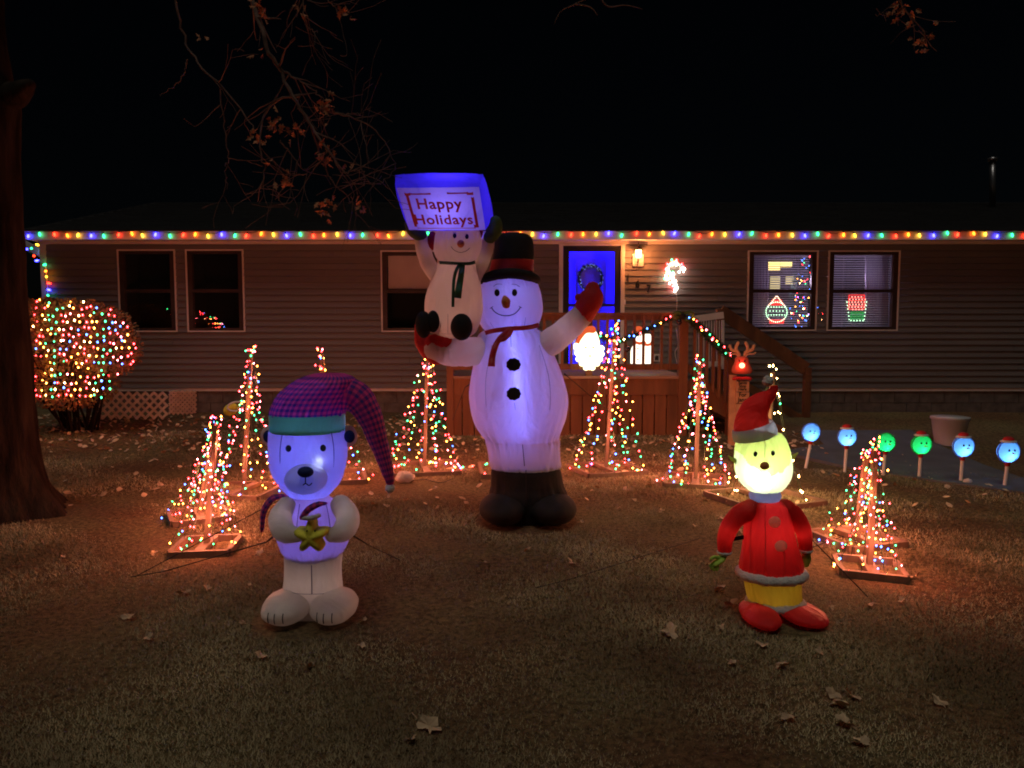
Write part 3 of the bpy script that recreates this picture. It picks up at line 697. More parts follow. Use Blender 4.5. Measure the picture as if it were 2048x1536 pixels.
# ------------------------------------------------------------------ small figure helpers and the porch decorations
# glowing bearded face on the rail
YS = YD - .12; face = empty('glowing_face_light', P(1178, 740, YS), 'glowing white bearded face light hung on the porch railing', 'light')
fl_ = Loft([(659, 1172, 1186), (663, 1167, 1192), (672, 1162, 1196), (683, 1158, 1199), (693, 1156, 1200), (700, 1152, 1203), (708, 1154, 1203), (718, 1157, 1201), (727, 1163, 1195), (735, 1171, 1186), (740, 1177, 1180)], YS, .35, 34, 32)
fl_.build('face', 'santa_glow', face)
for i, (a, b_) in enumerate(((1153, 695), (1203, 697), (1155, 706), (1203, 708), (1157, 718), (1200, 718), (1164, 727), (1194, 727), (1172, 735), (1185, 735))): blob(a, b_, YS, 6, 6, 'beard_curl', 'santa_glow', face, .8)
limb([(1184, 660, YS, 8), (1170, 662, YS, 7), (1160, 676, YS, 5), (1154, 688, YS, 4)], 'hat_edge', 'santa_red_glow', face, 12)
blob(1153, 692, YS - .02, 6, 6, 'pompom', 'santa_glow', face)
for a in (1172, 1186): patch_on(fl_, a, 695, 1.6, 1.6, 'eye', 'print_black', face, off=.008)
patch_on(fl_, 1180, 712, 3, 1.2, 'mouth', 'print_red', face, off=.012)
# two lit snowmen figures on the deck
YP = YD + .55
sn = empty('lit_snowman_pair', P(1285, 735, YP), 'glowing plastic snowman couple with red scarves standing behind the porch balusters', 'lit figure')
fig = Loft([(664, 1272, 1284), (668, 1270, 1287), (676, 1269, 1288), (682, 1272, 1286), (687, 1268, 1291), (700, 1262, 1295), (715, 1261, 1297), (727, 1261, 1298)], YP, .7, 24, 24); fig.build('body', 'snowman_glow', sn)
f2 = Loft([(668, 1290, 1300), (672, 1288, 1302), (680, 1287, 1303), (686, 1290, 1300), (692, 1287, 1304), (710, 1285, 1306), (727, 1285, 1306)], YP - .02, .7, 22, 24); f2.build('second_body', 'snowman_glow', sn)
limb([(1268, 665, YP, 4), (1277, 658, YP, 6), (1287, 664, YP, 4)], 'hat', 'santa_red_glow', sn, 10)
MB().tube([P(1269, 684, YP - .03), P(1279, 687, YP - .12), P(1290, 685, YP - .05)], .022, 8).build('scarf', 'santa_red_glow', sn)
MB().tube([P(1286, 688, YP - .05), P(1295, 690, YP - .12), P(1303, 688, YP - .05)], .02, 8).build('scarf', 'santa_red_glow', sn)
for b_ in (697, 708, 719): patch_on(fig, 1276, b_, 1.6, 1.6, 'button', 'print_black', sn, off=.01)
for a in (1274, 1281): patch_on(fig, a, 672, 1.1, 1.3, 'eye', 'print_black', sn, off=.01)
# dark bauble, timer box, cord on the deck
ba = blob(1255, 698, YD - .06, 6.6, 6.6, 'hanging_bauble', 'bauble', None, 1); tag(ba, 'dark round bauble hanging in front of the porch balusters', 'bauble')
c = P(1314, 716, YW - .1); bx = MB().box(c.x - .05, c.x + .05, YW - .07, YW - .022, c.z - .06, c.z + .06); bx.box(c.x - .028, c.x + .028, YW - .08, YW - .0705, c.z - .035, c.z + .035, 1)
tag(bx.build('outlet_box', ['white_trim', 'black_metal']), 'outdoor power outlet low on the wall behind the porch railing', 'outlet')
pc = MB().tube([P(a, b_, YW - .15) for a, b_ in spline([(1352, 655), (1356, 690), (1350, 705), (1355, 730)], 14)], .006, 6)
tag(pc.build('pale_cable', 'lattice_paint'), 'pale tangled cord hanging beside the porch corner post', 'cord')
# garland with lights
def garland(pts, name, label, w=.05):
    Tn = empty(name, P(*pts[len(pts) // 2]), label, 'garland')
    q = spline(pts, 60); mb = MB(); lights = []
    for i, (a, b_, c) in enumerate(q):
        p = P(a, b_, c)
        for k in range(34):
            d = Vector((rnd.gauss(0, 1), rnd.gauss(0, 1), rnd.gauss(0, 1))).normalized() * w * rnd.uniform(.5, 1.2); e = d.orthogonal().normalized() * .008
            o_ = p + Vector((rnd.uniform(-.02, .02),) * 3); mb.add([o_ - e, o_ + e, o_ + d], [(0, 1, 2)])
        if i % 4 == 1: lights.append(p + Vector((rnd.uniform(-.03, .03), -.06, rnd.uniform(-.03, .03))))
    mb.tube([P(*x) for x in q], .012, 6)
    tag(mb.build('greenery', 'garland', Tn), kind='stuff'); bulbs(lights, .011, Tn, (30, 20, 25, 8, 10, 7)); return Tn
garland([(1196, 668, YD - .06), (1215, 677, YD - .08), (1245, 680, YD - .08), (1275, 668, YD - .08), (1310, 652, YD - .08), (1345, 634, YD - .06)], 'rail_garland', 'thin green lit garland draped across the front porch railing')
garland([(1376, 634, YD - .06), (1395, 650, YD - .1), (1412, 668, YD - .1), (1428, 684, YD - .1), (1445, 700, YD - .1), (1462, 712, YD - .1)], 'stair_garland', 'thick lit garland running down the porch stair rail', .085)
bw = empty('post_bow', P(1366, 634, YD - .05), 'dark bow with silver bauble on top of the porch corner post', 'bow')
for s_, k in ((-1, 0), (1, 0)):
    limb([(1366, 633, YD - .07, 3), (1366 + s_ * 10, 625, YD - .12, 8), (1366 + s_ * 17, 632, YD - .08, 7), (1366 + s_ * 8, 638, YD - .1, 5)], 'loop', 'dark_green', bw, 12, 10, .5)
blob(1366, 633, YD - .14, 6, 6, 'knot', 'black_cloth', bw); blob(1358, 644, YD - .14, 6, 6, 'bauble', 'bauble', bw, 1)

# candy-cane light on the wall
cc = empty('candy_cane_light', P(1345, 550, YW - .05), 'blazing candy cane shaped cluster of lights on the siding right of the lantern', 'light')
path = spline([(1352, 580), (1347, 566), (1340, 548), (1334, 538), (1340, 527), (1351, 524), (1361, 531), (1362, 541)], 40)
pts = []; kd = []
for i, (a, b_) in enumerate(path):
    pts.append(P(a + rnd.uniform(-7, 7), b_ + rnd.uniform(-5, 5), YW - .05 - rnd.random() * .04)); kd.append(('white', 'red', 'white', 'red', 'green')[(i // 3) % 5])
for k in range(14): pts.append(P(1339 + rnd.uniform(-12, 9), 550 + rnd.uniform(-10, 10), YW - .09)); kd.append('green' if k % 2 == 0 else 'white')
bulbs(pts, .017, cc, kinds=kd)
MB().tube([P(a, b_, YW - .035) for a, b_ in path], .018, 8).build('frame', 'white_plastic', cc)
MB().tube([P(1352, 582, YW - .035), P(1354, 600, YW - .03), P(1353, 628, YW - .03)], .004, 5).build('cord', 'white_plastic', cc)

# wreath on the door
wr = empty('door_wreath', P(1181, 560, YW + .06), 'dark wreath with tiny lights hanging on the blue lit front door', 'wreath')
mb = MB(); pts = []
for i in range(900):
    a = rnd.random() * 6.28; q = P(1181 + 23 * math.cos(a), 556 + 25 * math.sin(a), YW + .10); d = Vector((rnd.gauss(0, 1), rnd.gauss(0, .3), rnd.gauss(0, 1))).normalized() * .055 * rnd.uniform(.5, 1); e = d.orthogonal().normalized() * .008
    mb.add([q - e, q + e, q + d], [(0, 1, 2)])
    if i % 16 == 0: pts.append(q + d * .6 + Vector((0, -.03, 0)))
tag(mb.build('greenery', 'garland', wr), kind='stuff')
tag(MB().build('x', 'garland'), kind='stuff') if False else None
mb = MB()
for p in pts: mb.octa(p, .0055)
tag(mb.build('mini_bulbs', 'led_hot', wr), kind='stuff')

# ------------------------------------------------------------------ window light figures and indoor tree
def dotfig(name, label, outline, Y, extra, fills):
    T = empty(name, P(outline[0][1][0], outline[0][1][1], Y), label, 'window light'); mats = ['dot_white', 'dot_green', 'dot_red']; mb = MB()
    for k, p in outline: mb.octa(P(p[0], p[1], Y), .0095, k)
    tag(mb.build('bulb_dots', mats, T), kind='stuff')
    for (m_, x0, x1, y0, y1) in fills:
        fr = MB()
        a, b_ = P(x0, y0, Y + .02), P(x1, y1, Y + .02)
        n = 5
        for i in range(n + 1):
            z = a.z + (b_.z - a.z) * i / n; fr.bar((a.x, Y + .02, z), (b_.x, Y + .02, z), .006, .006)
        fr.bar((a.x, Y + .02, a.z), (a.x, Y + .02, b_.z), .006, .006); fr.bar((b_.x, Y + .02, a.z), (b_.x, Y + .02, b_.z), .006, .006)
        fr.build('frame', m_, T)
    return T
YWN = YW + .062
o1 = []
for i in range(34):
    a = 2 * math.pi * i / 34; x = 1553 + 21 * math.cos(a); y = 624 + 20 * math.sin(a)
    o1.append((1 if abs(y - 624) < 11 else 0, (x, y)))
for i in range(7): o1 += [(1, (1537 + i * 5.4, 614)), (1, (1537 + i * 5.4, 630))]
for i in range(5): o1.append((1, (1540 + i * 6.5, 622)))
for i in range(5): o1 += [(0, (1542 + i * 2.6, 606 - i * 3.2)), (0, (1564 - i * 2.2, 606 - i * 3.2))]
dotfig('bauble_window_light', 'bauble outline of white and yellow bulbs in the window with the indoor tree', o1, YWN, None, [('window_red', 1540, 1567, 640, 646), ('window_red', 1544, 1563, 600, 610)])
o2 = []
for j in range(6):
    for i in range(6):
        if (j in (0, 5) and i in (0, 5)): continue
        o2.append((2, (1698 + i * 6.2 + (j % 2) * 1.5, 594 + j * 5)))
for i in range(6): o2 += [(1, (1694 + i * .9, 604 + i * 7)), (1, (1733 - i * .9, 604 + i * 7))]
for i in range(5): o2.append((1, (1702 + i * 6, 641)))
dotfig('mitten_window_light', 'red and green mitten shaped light in the rightmost window', o2, YWN, None, [('window_red', 1698, 1728, 590, 618), ('window_green', 1702, 1726, 624, 640)])
it = empty('indoor_tree', P(1612, 660, YW + .7), 'indoor Christmas tree with blue lights seen through the window blinds', 'Christmas tree')
mb = MB(); pts = []; kd = []
for i in range(2600):
    v = rnd.random() ** .8; py = 505 + v * 150; w = 6 + v * 34; a = rnd.uniform(-1, 1); p = P(1606 + a * w, py, YW + .75 + rnd.uniform(-.25, .25))
    d = Vector((a, rnd.uniform(-.6, .3), -.4)).normalized() * .07; e = d.orthogonal().normalized() * .006; mb.add([p - e, p + e, p + d], [(0, 1, 2)])
    if i % 26 == 0: pts.append(p + Vector((0, -.12, 0))); kd.append(rnd.choice(['blue', 'blue', 'blue', 'red', 'amber', 'green', 'warm']))
tag(mb.build('needles', 'garland', it), kind='stuff'); MB().tube([P(1606, 500, YW + .75), P(1606, 670, YW + .75)], [.01, .03], 8).build('trunk', 'bark', it)
bulbs(pts, .010, it, kinds=kd)
lamp(P(1700, 540, YW + .5), 14, (.85, .68, 1), it, .03); lamp(P(1580, 560, YW + .45), 14, (.85, .66, 1), it, .03)  # added lamps brighten the room and blinds, not lights of the tree

# ------------------------------------------------------------------ reindeer post sign
YZ = 9.7; rs = empty('reindeer_post_sign', (P(1484, 700, YZ).x, YZ, gz(3, YZ)), 'wooden post sign with antlered head and bright red glowing light by the stairs', 'sign')
hd = Loft([(713, 1474, 1493), (717, 1470, 1497), (724, 1469, 1498), (733, 1465, 1502), (741, 1463, 1505), (746, 1466, 1502), (748, 1474, 1495)], YZ, .35, 20, 24); hd.build('head', 'reindeer_brown', rs)
for s_ in (-1, 1):
    for q in (((6, -8), (12, -18), (8, -30)), ((9, -12), (20, -16), (24, -24)), ((12, -8), (22, -8), (26, -10))):
        limb([(1484 + s_ * 5, 716, YZ, 2.4)] + [(1484 + s_ * a, 716 + b_, YZ, 3.2) for a, b_ in q], 'antler', 'antler', rs, 10, 8, .5)
blob(1484, 731, YZ - .09, 5.5, 5.5, 'nose_lamp', 'red_nose', rs, 1)
for a in (1479, 1489): patch_on(hd, a, 722, 1.5, 2.5, 'eye', 'print_black', rs, off=.006)
for s_ in (-1, 1): limb([(1484, 757, YZ - .03, 5), (1484 + s_ * 8, 756, YZ - .03, 5.5), (1484 + s_ * 14, 757, YZ - .03, 6)], 'bow_loop', 'red_plush', rs, 10, 12, .6)
def sgn(py0, py1, lines):
    a, b_ = P(1471, py0, YZ), P(1497, py1, YZ); o_ = boxo('sign_plate', a.x, b_.x, YZ - .02, YZ + .01, b_.z, a.z, 'sign_wood', rs)
    for k, ln_ in enumerate(lines):
        me = text_mesh(ln_, .062 if len(lines) > 2 else .085, .002); zc = a.z - (a.z - b_.z) * (k + .82) / (len(lines) + .15)
        for v in me.vertices: v.co = ((a.x + b_.x) / 2 + v.co.x * .82, YZ - .023 - v.co.z, zc + v.co.y * .9)
        me.materials.append(M['print_black']); link('lettering', me, o_)
sgn(763, 783, ['Santa', 'Stop', 'Here']); sgn(785, 806, ['For', 'Jane']); sgn(808, 829, [])
boxo('post', P(1477, 0, YZ).x, P(1491, 0, YZ).x, YZ + .012, YZ + .05, -.02, P(0, 750, YZ).z, 'sign_wood', rs)

# ------------------------------------------------------------------ path light figures
def path_light(px, py, r, bx, by, colr, hat, tilt, label):
    g = G(bx, by); Y = g.y; T = empty('snowman_path_light', g, label, 'path light', 'round snowman face lights along the walkway')
    mname = 'ball_' + colr
    if mname not in M:
        fabric(mname, *(((.35, .6, .95), (.30, .62, 1.0)) if colr == 'blue' else ((.1, .6, .3), (.08, .85, .38))), .75, .02, 3)
    c = P(px, py, Y); rr = r * S(Y)
    MB().ell(c, rr, rr * .62, rr, 0, 28, 18).build('face', mname, T, True)
    MB().tube([c + Vector((rr * math.cos(i * .2618), -.01, rr * math.sin(i * .2618))) for i in range(25)], rr * .09, 8, ref=(0, 1, 0)).build('rim', mname, T, True)
    for s_ in (-.28, .22): MB().ell(c + Vector((rr * s_, -rr * .585, rr * .18)), rr * .09, .01, rr * .11, 0, 10, 8).build('eye', 'print_black', T, True)
    MB().tube([c + Vector((rr * -.02, -rr * .62, -rr * .08)), c + Vector((rr * .28, -rr * .68, -rr * .12))], [rr * .08, rr * .04], 8).build('nose', 'orange_nose', T)
    MB().tube([c - Vector((0, 0, rr * .95)), c - Vector((0, 0, rr * 1.35))], [rr * .3, rr * .2], 10).build('collar', 'red_plush', T)
    MB().tube([c - Vector((0, 0, rr * 1.3)), g - Vector((0, 0, .05))], .017, 8).build('stake', 'white_plastic', T)
    if hat:
        h = c + Vector((0, 0, rr * .93)); MB().ell(h, rr * .75, rr * .5, rr * .16, 0, 18, 8).build('hat_brim', 'fur_trim', T, True)
        MB().ell(h + Vector((0, 0, rr * .16)), rr * .5, rr * .4, rr * .3, 0, 16, 8).build('hat', 'red_plush', T, True)
    lamp(c - Vector((0, rr * .1, rr * .35)), .75 if colr == 'blue' else .45, (.35, .65, 1) if colr == 'blue' else (.15, 1, .5), T, .01)
    return T
path_light(1621.5, 864.5, 18, 1610, 936, 'blue', 0, 0, 'blue face light on a leaning stake, nearest the porch, without hat')
path_light(1693.5, 873.5, 18.5, 1689, 944, 'blue', 1, 0, 'blue face light with red hat, second from the porch')
path_light(1771, 885, 18.5, 1766, 950, 'green', 0, 0, 'green face light partly behind the tip of the right light tree')
path_light(1842, 888.5, 20, 1838, 956, 'green', 1, 0, 'green face light in red hat in front of the white planter')
path_light(1926, 893, 21, 1921, 965, 'blue', 1, 0, 'blue face light in red hat beside the white stone')
path_light(2016, 903, 22, 2008, 974, 'blue', 1, 0, 'blue face light with slipped red hat at the far end of the row')

# planter, rocks, lattice, oddments
c = G(1898, 889); rr = 31 * S(c.y); pb = MB().tube([c, c + Vector((0, 0, .33)), c + Vector((0, 0, .34)), c + Vector((0, 0, .37))], [rr * .84, rr * 1.08, rr * 1.16, rr * 1.16], 28, cap=False)
pb.tube([c + Vector((0, 0, .368)), c + Vector((0, 0, .30))], [rr * 1.15, rr * 1.0], 28)
tag(pb.build('planter', 'bucket', None, True), 'round white planter tub standing by the wall at the right', 'planter')
def rock(px, py, rx, ry, name, label, m_='rock'):
    c = G(px, py); o_ = MB().ell(c + Vector((0, 0, ry * S(c.y) * .8)), rx * S(c.y), rx * S(c.y) * .8, ry * S(c.y), 0, 16, 10, None, .35).build(name, m_, None, True); return tag(o_, label, 'rock')
rock(810, 964, 20, 12, 'white_rock', 'whitish lumpy rock on the grass right of the nightcap pompom')
rock(1935, 968, 9, 6, 'small_stone', 'small pale stone at the foot of a blue face light')
rock(1268, 885, 10, 6, 'small_stone', 'small dark stone in the leaves below the porch front', 'block')
YT = 11.35; lt = empty('lattice_panel', P(262, 838, YT), 'white diagonal lattice skirting panel below the left house wall', 'lattice')
def lat(x0, x1, y0, y1, Ya, Yb, parent, m_, step):
    w = .035
    def pt(px, py): f = (px - x0) / (x1 - x0); return P(px, py, Ya + (Yb - Ya) * f)
    k = x0 - (y1 - y0)
    while k < x1:
        for s_ in (0, 1):
            a, b_ = (k, y1) if s_ == 0 else (k, y0), (k + (y1 - y0), y0) if s_ == 0 else (k + (y1 - y0), y1)
            ax, ay = a; bx_, by_ = b_; 
            if ax < x0: f = (x0 - ax) / (bx_ - ax); ax, ay = x0, ay + (by_ - ay) * f
            if bx_ > x1: f = (x1 - a[0]) / (bx_ - a[0]); bx_, by_ = x1, a[1] + (by_ - a[1]) * f
            if bx_ - ax < 3: continue
            o_ = .012 * s_; p, q = pt(ax, ay) + Vector((0, o_, 0)), pt(bx_, by_) + Vector((0, o_, 0)); MB().bar(p, q, .010, w, up=(0, 0, 1)).build('slat', m_, parent)
        k += step
lat(190, 335, 784, 838, YT, YT, lt, 'lattice_paint', 17)
lt2 = empty('lattice_panel', P(362, 830, YT + .3), 'darker lattice side panel turning back towards the left house wall', 'lattice')
lat(338, 392, 782, 828, YT + .02, YT + .6, lt2, 'lattice_paint', 9)
yd = empty('yellow_garden_ornament', P(468, 815, 10.9), 'round yellow and white ornament lying on the bed behind the tall left light tree', 'ornament')
MB().ell(P(462, 819, 11.0), .12, .06, .09, 0, 20, 12, Matrix.Rotation(-.5, 3, 'Y')).build('body', 'yellow_plush', yd, True)
c = P(471, 813, 10.9); MB().tube([c + Matrix.Rotation(-.2, 3, 'Y') @ Vector((.12 * math.cos(i * .314), 0, .065 * math.sin(i * .314))) for i in range(21)], .014, 6, ref=(0, 1, 0)).build('ring', 'white_plastic', yd, True)

# ------------------------------------------------------------------ shrub with net lights (left)
sg = G(150, 832); sg.y = 10.6; sg.x = WX(150, 10.6); sg.z = gz(sg.x, sg.y)
shb = empty('lit_shrub', sg, 'dense round bush wrapped in multicoloured net lights at the left house corner', 'shrub')
mb = MB(); pts = []
cs_ = [(P(150, 668, 10.6), .78, .66, .46), (P(215, 700, 10.5), .40, .5, .36), (P(140, 765, 10.6), .62, .55, .36), (P(90, 640, 10.6), .40, .45, .3)]
def on(cn, u): c, a, b_, d = cn; return c + Vector((a * u.x, b_ * u.y, d * u.z))
for i in range(15000):
    cn = rnd.choices(cs_, (5, 2, 3, 2))[0]; u = Vector((rnd.gauss(0, 1), rnd.gauss(0, 1), rnd.gauss(0, 1))).normalized() * rnd.uniform(.55, 1.06); p = on(cn, u)
    d = (u + Vector((rnd.gauss(0, .5), rnd.gauss(0, .5), rnd.gauss(0, .5)))).normalized() * .05; e = d.orthogonal().normalized() * .014; mb.add([p - e, p + d * .5 + e, p + d, p + d * .5 - e * 1.2], [(0, 1, 2, 3)])
tag(mb.build('foliage', 'shrub_leaf', shb), kind='stuff')
st = MB()
for i in range(26):
    a = rnd.uniform(-.25, .25); st.tube([sg + Vector((a, rnd.uniform(-.2, .2), 0)), sg + Vector((a * 2.3, rnd.uniform(-.4, .4), .8)), sg + Vector((a * 3.4, rnd.uniform(-.4, .4), 1.4))], [.02, .012, .005], 6)
st.build('stems', 'bark', shb); shb.children[-1].name = 'stem'
kd = []
for i in range(17):
    for j in range(15):
        px = 70 + i * 12.2 + rnd.uniform(-4, 4) + (j % 2) * 5; py = 602 + j * 13.6 + rnd.uniform(-4, 4)
        ins = False; yb = 99
        for (c, a, b_, d) in cs_:
            q = P(px, py, c.y); u, v = (q.x - c.x) / a, (q.z - c.z) / d
            if u * u + v * v < 1: ins = True; yb = min(yb, c.y - b_ * math.sqrt(1 - u * u - v * v))
        if ins and not (728 < py < 742 and rnd.random() < .6): pts.append(P(px, py, yb - .075)); kd.append(('red', 'red', 'amber', 'green', 'green', 'red', 'pink', 'amber')[(i + int(rnd.random() * 2)) % 8] if rnd.random() < .8 else rnd.choice(['warm', 'blue']))
bulbs(pts, .0125, shb, kinds=kd, name='net_lights')

# ------------------------------------------------------------------ oak tree, left: trunk, limbs, twigs with dead leaves
tg = Vector((P(-12, 1040, 6.25).x, 6.35, 0)); tree = empty('oak_tree', tg, 'thick dark oak trunk at the left edge with bare twigs hanging overhead', 'tree')
prof = [(-.1, .50), (.05, .43), (.2, .36), (.5, .305), (.9, .285), (1.5, .265), (2.4, .255), (3.2, .265), (3.45, .285), (3.62, .24), (4.2, .19), (5.5, .17), (7.2, .14)]
mb = MB(); rings = spline([(a, b_, 0) for a, b_ in prof], 120); sgm = 90
for i, (z, r_, _) in enumerate(rings):
    for j in range(sgm):
        a = 6.2832 * j / sgm; v = Vector((math.cos(a), math.sin(a), 0)); fl_r = max(0, .5 - z) * .35 * max(0, math.cos(a * 5 + .6))
        q = r_ * (1 + fl_r * 1.6 + .07 * noise.noise(Vector((v.x * 5, v.y * 5, z * 1.2))) + .10 * (abs(noise.noise(Vector((v.x * 11, v.y * 11, z * 2.0)))) - .2))
        mb.v.append((tg.x + v.x * q + .03 * z * 0, tg.y + v.y * q, z))
for i in range(119):
    for j in range(sgm): a, b_ = i * sgm + j, i * sgm + (j + 1) % sgm; mb.f.append((a, b_, b_ + sgm, a + sgm)); mb.m.append(0)
mb.build('trunk', 'bark', tree, True)
stb = limb([(30, 190, 6.3, 26), (48, 178, 6.25, 18), (58, 170, 6.2, 12)], 'limb_stub', 'bark', tree, 8, 12)
def leafclump(mb, c, n, size=.07):
    for k in range(n):
        p = c + Vector((rnd.gauss(0, .03), rnd.gauss(0, .03), rnd.gauss(0, .035))); d = Vector((rnd.gauss(0, .7), rnd.gauss(0, .7), rnd.gauss(-.5, .6))).normalized() * size * rnd.uniform(.7, 1.2); s_ = d.cross(Vector((rnd.gauss(0, 1), rnd.gauss(0, 1), rnd.gauss(0, 1)))).normalized() * size * .28
        nrm = d.cross(s_).normalized() * size * .12
        vs = [p, p + d * .25 + s_ * .9 + nrm, p + d * .38 + s_ * .3, p + d * .55 + s_ * 1.0 + nrm, p + d * .7 + s_ * .3, p + d, p + d * .7 - s_ * .3, p + d * .55 - s_ * 1.0 + nrm, p + d * .38 - s_ * .3, p + d * .25 - s_ * .9 + nrm]
        mb.add(vs, [(0, 1, 2), (2, 3, 4), (4, 5, 6), (6, 7, 8), (8, 9, 0), (0, 2, 4, 6, 8)])
def twigs(mb, p, d, r_, length, depth, grav=.0):
    path = [p]; rad = [r_]; n = max(4, int(length / .07)); dd = d.normalized(); cur = p
    for i in range(n):
        dd = (dd + Vector((rnd.gauss(0, .13), rnd.gauss(0, .10), rnd.gauss(0, .13) + grav))).normalized(); cur = cur + dd * (length / n); path.append(cur); rad.append(max(.0016, r_ * (1 - .8 * (i + 1) / n)))
        if depth > 0 and rnd.random() < .42 and i > 0:
            side = Vector((rnd.gauss(0, 1), rnd.gauss(0, .6), rnd.gauss(0, 1))).normalized(); twigs(mb, cur, (dd + side * .8), rad[-1] * .65, length * rnd.uniform(.3, .55), depth - 1, .03)
    mb.tube(path, rad, 5, cap=False); return path
tw = MB(); YB = 5.7
mains = [([(470, -120, YB + .4), (500, -20, YB + .2), (535, 95, YB), (560, 140, YB), (590, 200, YB - .1), (620, 250, YB - .1), (655, 300, YB - .2), (690, 345, YB - .2)], .020),
         ([(330, -120, YB + .5), (350, 0, YB + .4), (372, 80, YB + .4), (400, 130, YB + .3), (450, 180, YB + .2), (500, 245, YB + .1), (512, 268, YB)], .011),
         ([(600, 190, YB - .1), (548, 205, YB), (525, 245, YB), (520, 300, YB - .1), (530, 340, YB - .1), (520, 375, YB - .1), (515, 402, YB)], .008),
         ([(620, 250, YB - .1), (650, 330, YB), (665, 365, YB), (700, 400, YB), (715, 432, YB)], .007),
         ([(655, 225, YB), (700, 232, YB), (745, 255, YB), (775, 295, YB), (790, 330, YB), (778, 355, YB), (745, 368, YB), (720, 362, YB)], .006),
         ([(640, 215, YB), (680, 228, YB), (720, 225, YB), (743, 214, YB)], .005),
         ([(560, 140, YB), (600, 160, YB), (640, 190, YB), (650, 215, YB)], .008),
         ([(590, -120, YB + .3), (605, 0, YB + .2), (612, 50, YB + .2), (635, 65, YB + .2)], .008),
         ([(440, 180, YB + .2), (455, 300, YB + .2), (450, 340, YB + .2), (455, 378, YB + .2)], .005),
         ([(620, -80, YB), (660, 5, YB), (695, 28, YB)], .006),
         ([(690, 345, YB - .2), (725, 340, YB - .2), (727, 372, YB - .2)], .005), ([(560, 280, YB), (600, 330, YB), (612, 345, YB), (560, 350, YB)], .005),
         ([(375, 120, YB + .4), (360, 160, YB + .4), (320, 190, YB + .4)], .005)]
for pts_, r_ in mains:
    q = spline(pts_, 30); path = [P(*x) + Vector((rnd.gauss(0, .006), 0, rnd.gauss(0, .006))) for x in q]; rad = [r_ * (1 - .72 * i / 29) for i in range(30)]; tw.tube(path, rad, 6, cap=False)
    for i in range(3, 29):
        if rnd.random() < .30 and path[i].x > P(400, 0, 5.8).x:
            d = (path[i + 1] - path[i]).normalized() + Vector((rnd.gauss(0, 1), rnd.gauss(0, .5), rnd.gauss(0, .8))).normalized() * 1.0; twigs(tw, path[i], d, rad[i] * .6 + .001, rnd.uniform(.18, .5), 1, .02)
lm = [Vector((tg.x, tg.y, 5.6)), Vector((-3.6, 6.2, 6.0)), P(330, -260, YB + .5), P(470, -120, YB + .4)]
tw2 = MB().tube(lm, [.13, .09, .05, .021], 10); tw2.build('limb', 'bark', tree, True)
MB().tube([P(330, -260, YB + .5), P(330, -120, YB + .5)], [.03, .012], 8).build('limb', 'bark', tree, True); MB().tube([P(330, -260, YB + .5), P(590, -200, YB + .3), P(590, -120, YB + .3)], [.03, .02, .009], 8).build('limb', 'bark', tree, True)
tag(tw.build('twigs', 'twig', tree, True), kind='stuff')
lf = MB()
for a, b_, n in ((652, 205, 14), (640, 222, 6), (555, 245, 14), (515, 270, 9), (590, 265, 8), (655, 312, 9), (648, 305, 5), (568, 360, 9), (645, 418, 11), (657, 398, 5), (720, 398, 6), (515, 14, 12), (695, 26, 7), (600, 14, 5), (406, 70, 3), (525, 110, 3), (700, 330, 2), (535, 330, 2)): leafclump(lf, P(a, b_, YB - .08), n)
tag(lf.build('leaves', 'dead_leaf', tree), kind='stuff')
ob2 = empty('overhanging_branch', P(1800, -60, 5.4), 'twig tips with brown dead leaves dangling at the top right of the sky', 'branch')
tw = MB(); tw.tube([P(1760, -140, 5.4), P(1790, -40, 5.4), P(1805, 15, 5.4), P(1848, 62, 5.4), P(1855, 95, 5.4)], [.014, .01, .006, .004, .002], 6)
for k in range(8): twigs(tw, P(1795 + k * 6, -10 + k * 10, 5.4), Vector((rnd.gauss(0, 1), 0, -.6)), .003, .2, 1)
tag(tw.build('twigs', 'twig', ob2, True), kind='stuff'); lf = MB()
for a, b_, n in ((1800, 12, 10), (1812, 30, 7), (1848, 82, 10), (1835, 98, 5), (1860, 72, 4)): leafclump(lf, P(a, b_, 5.35), n, .06)
tag(lf.build('leaves', 'dead_leaf', ob2), kind='stuff')
ob3 = empty('overhanging_twig', P(1190, -40, 5.4), 'thin bare twigs crossing the top centre of the night sky', 'branch')
tw = MB(); 
for s_ in ([(1230, -120), (1190, -20), (1150, 8), (1122, 22), (1108, 48)], [(1190, -20), (1215, 12), (1250, 10), (1285, 18)], [(1150, 8), (1180, 14), (1195, 30)]): tw.tube([P(a, b_, 5.4) for a, b_ in spline(s_, 14)], [.006 - i * .0003 for i in range(14)], 5)
tag(tw.build('twigs', 'twig', ob3, True), kind='stuff')

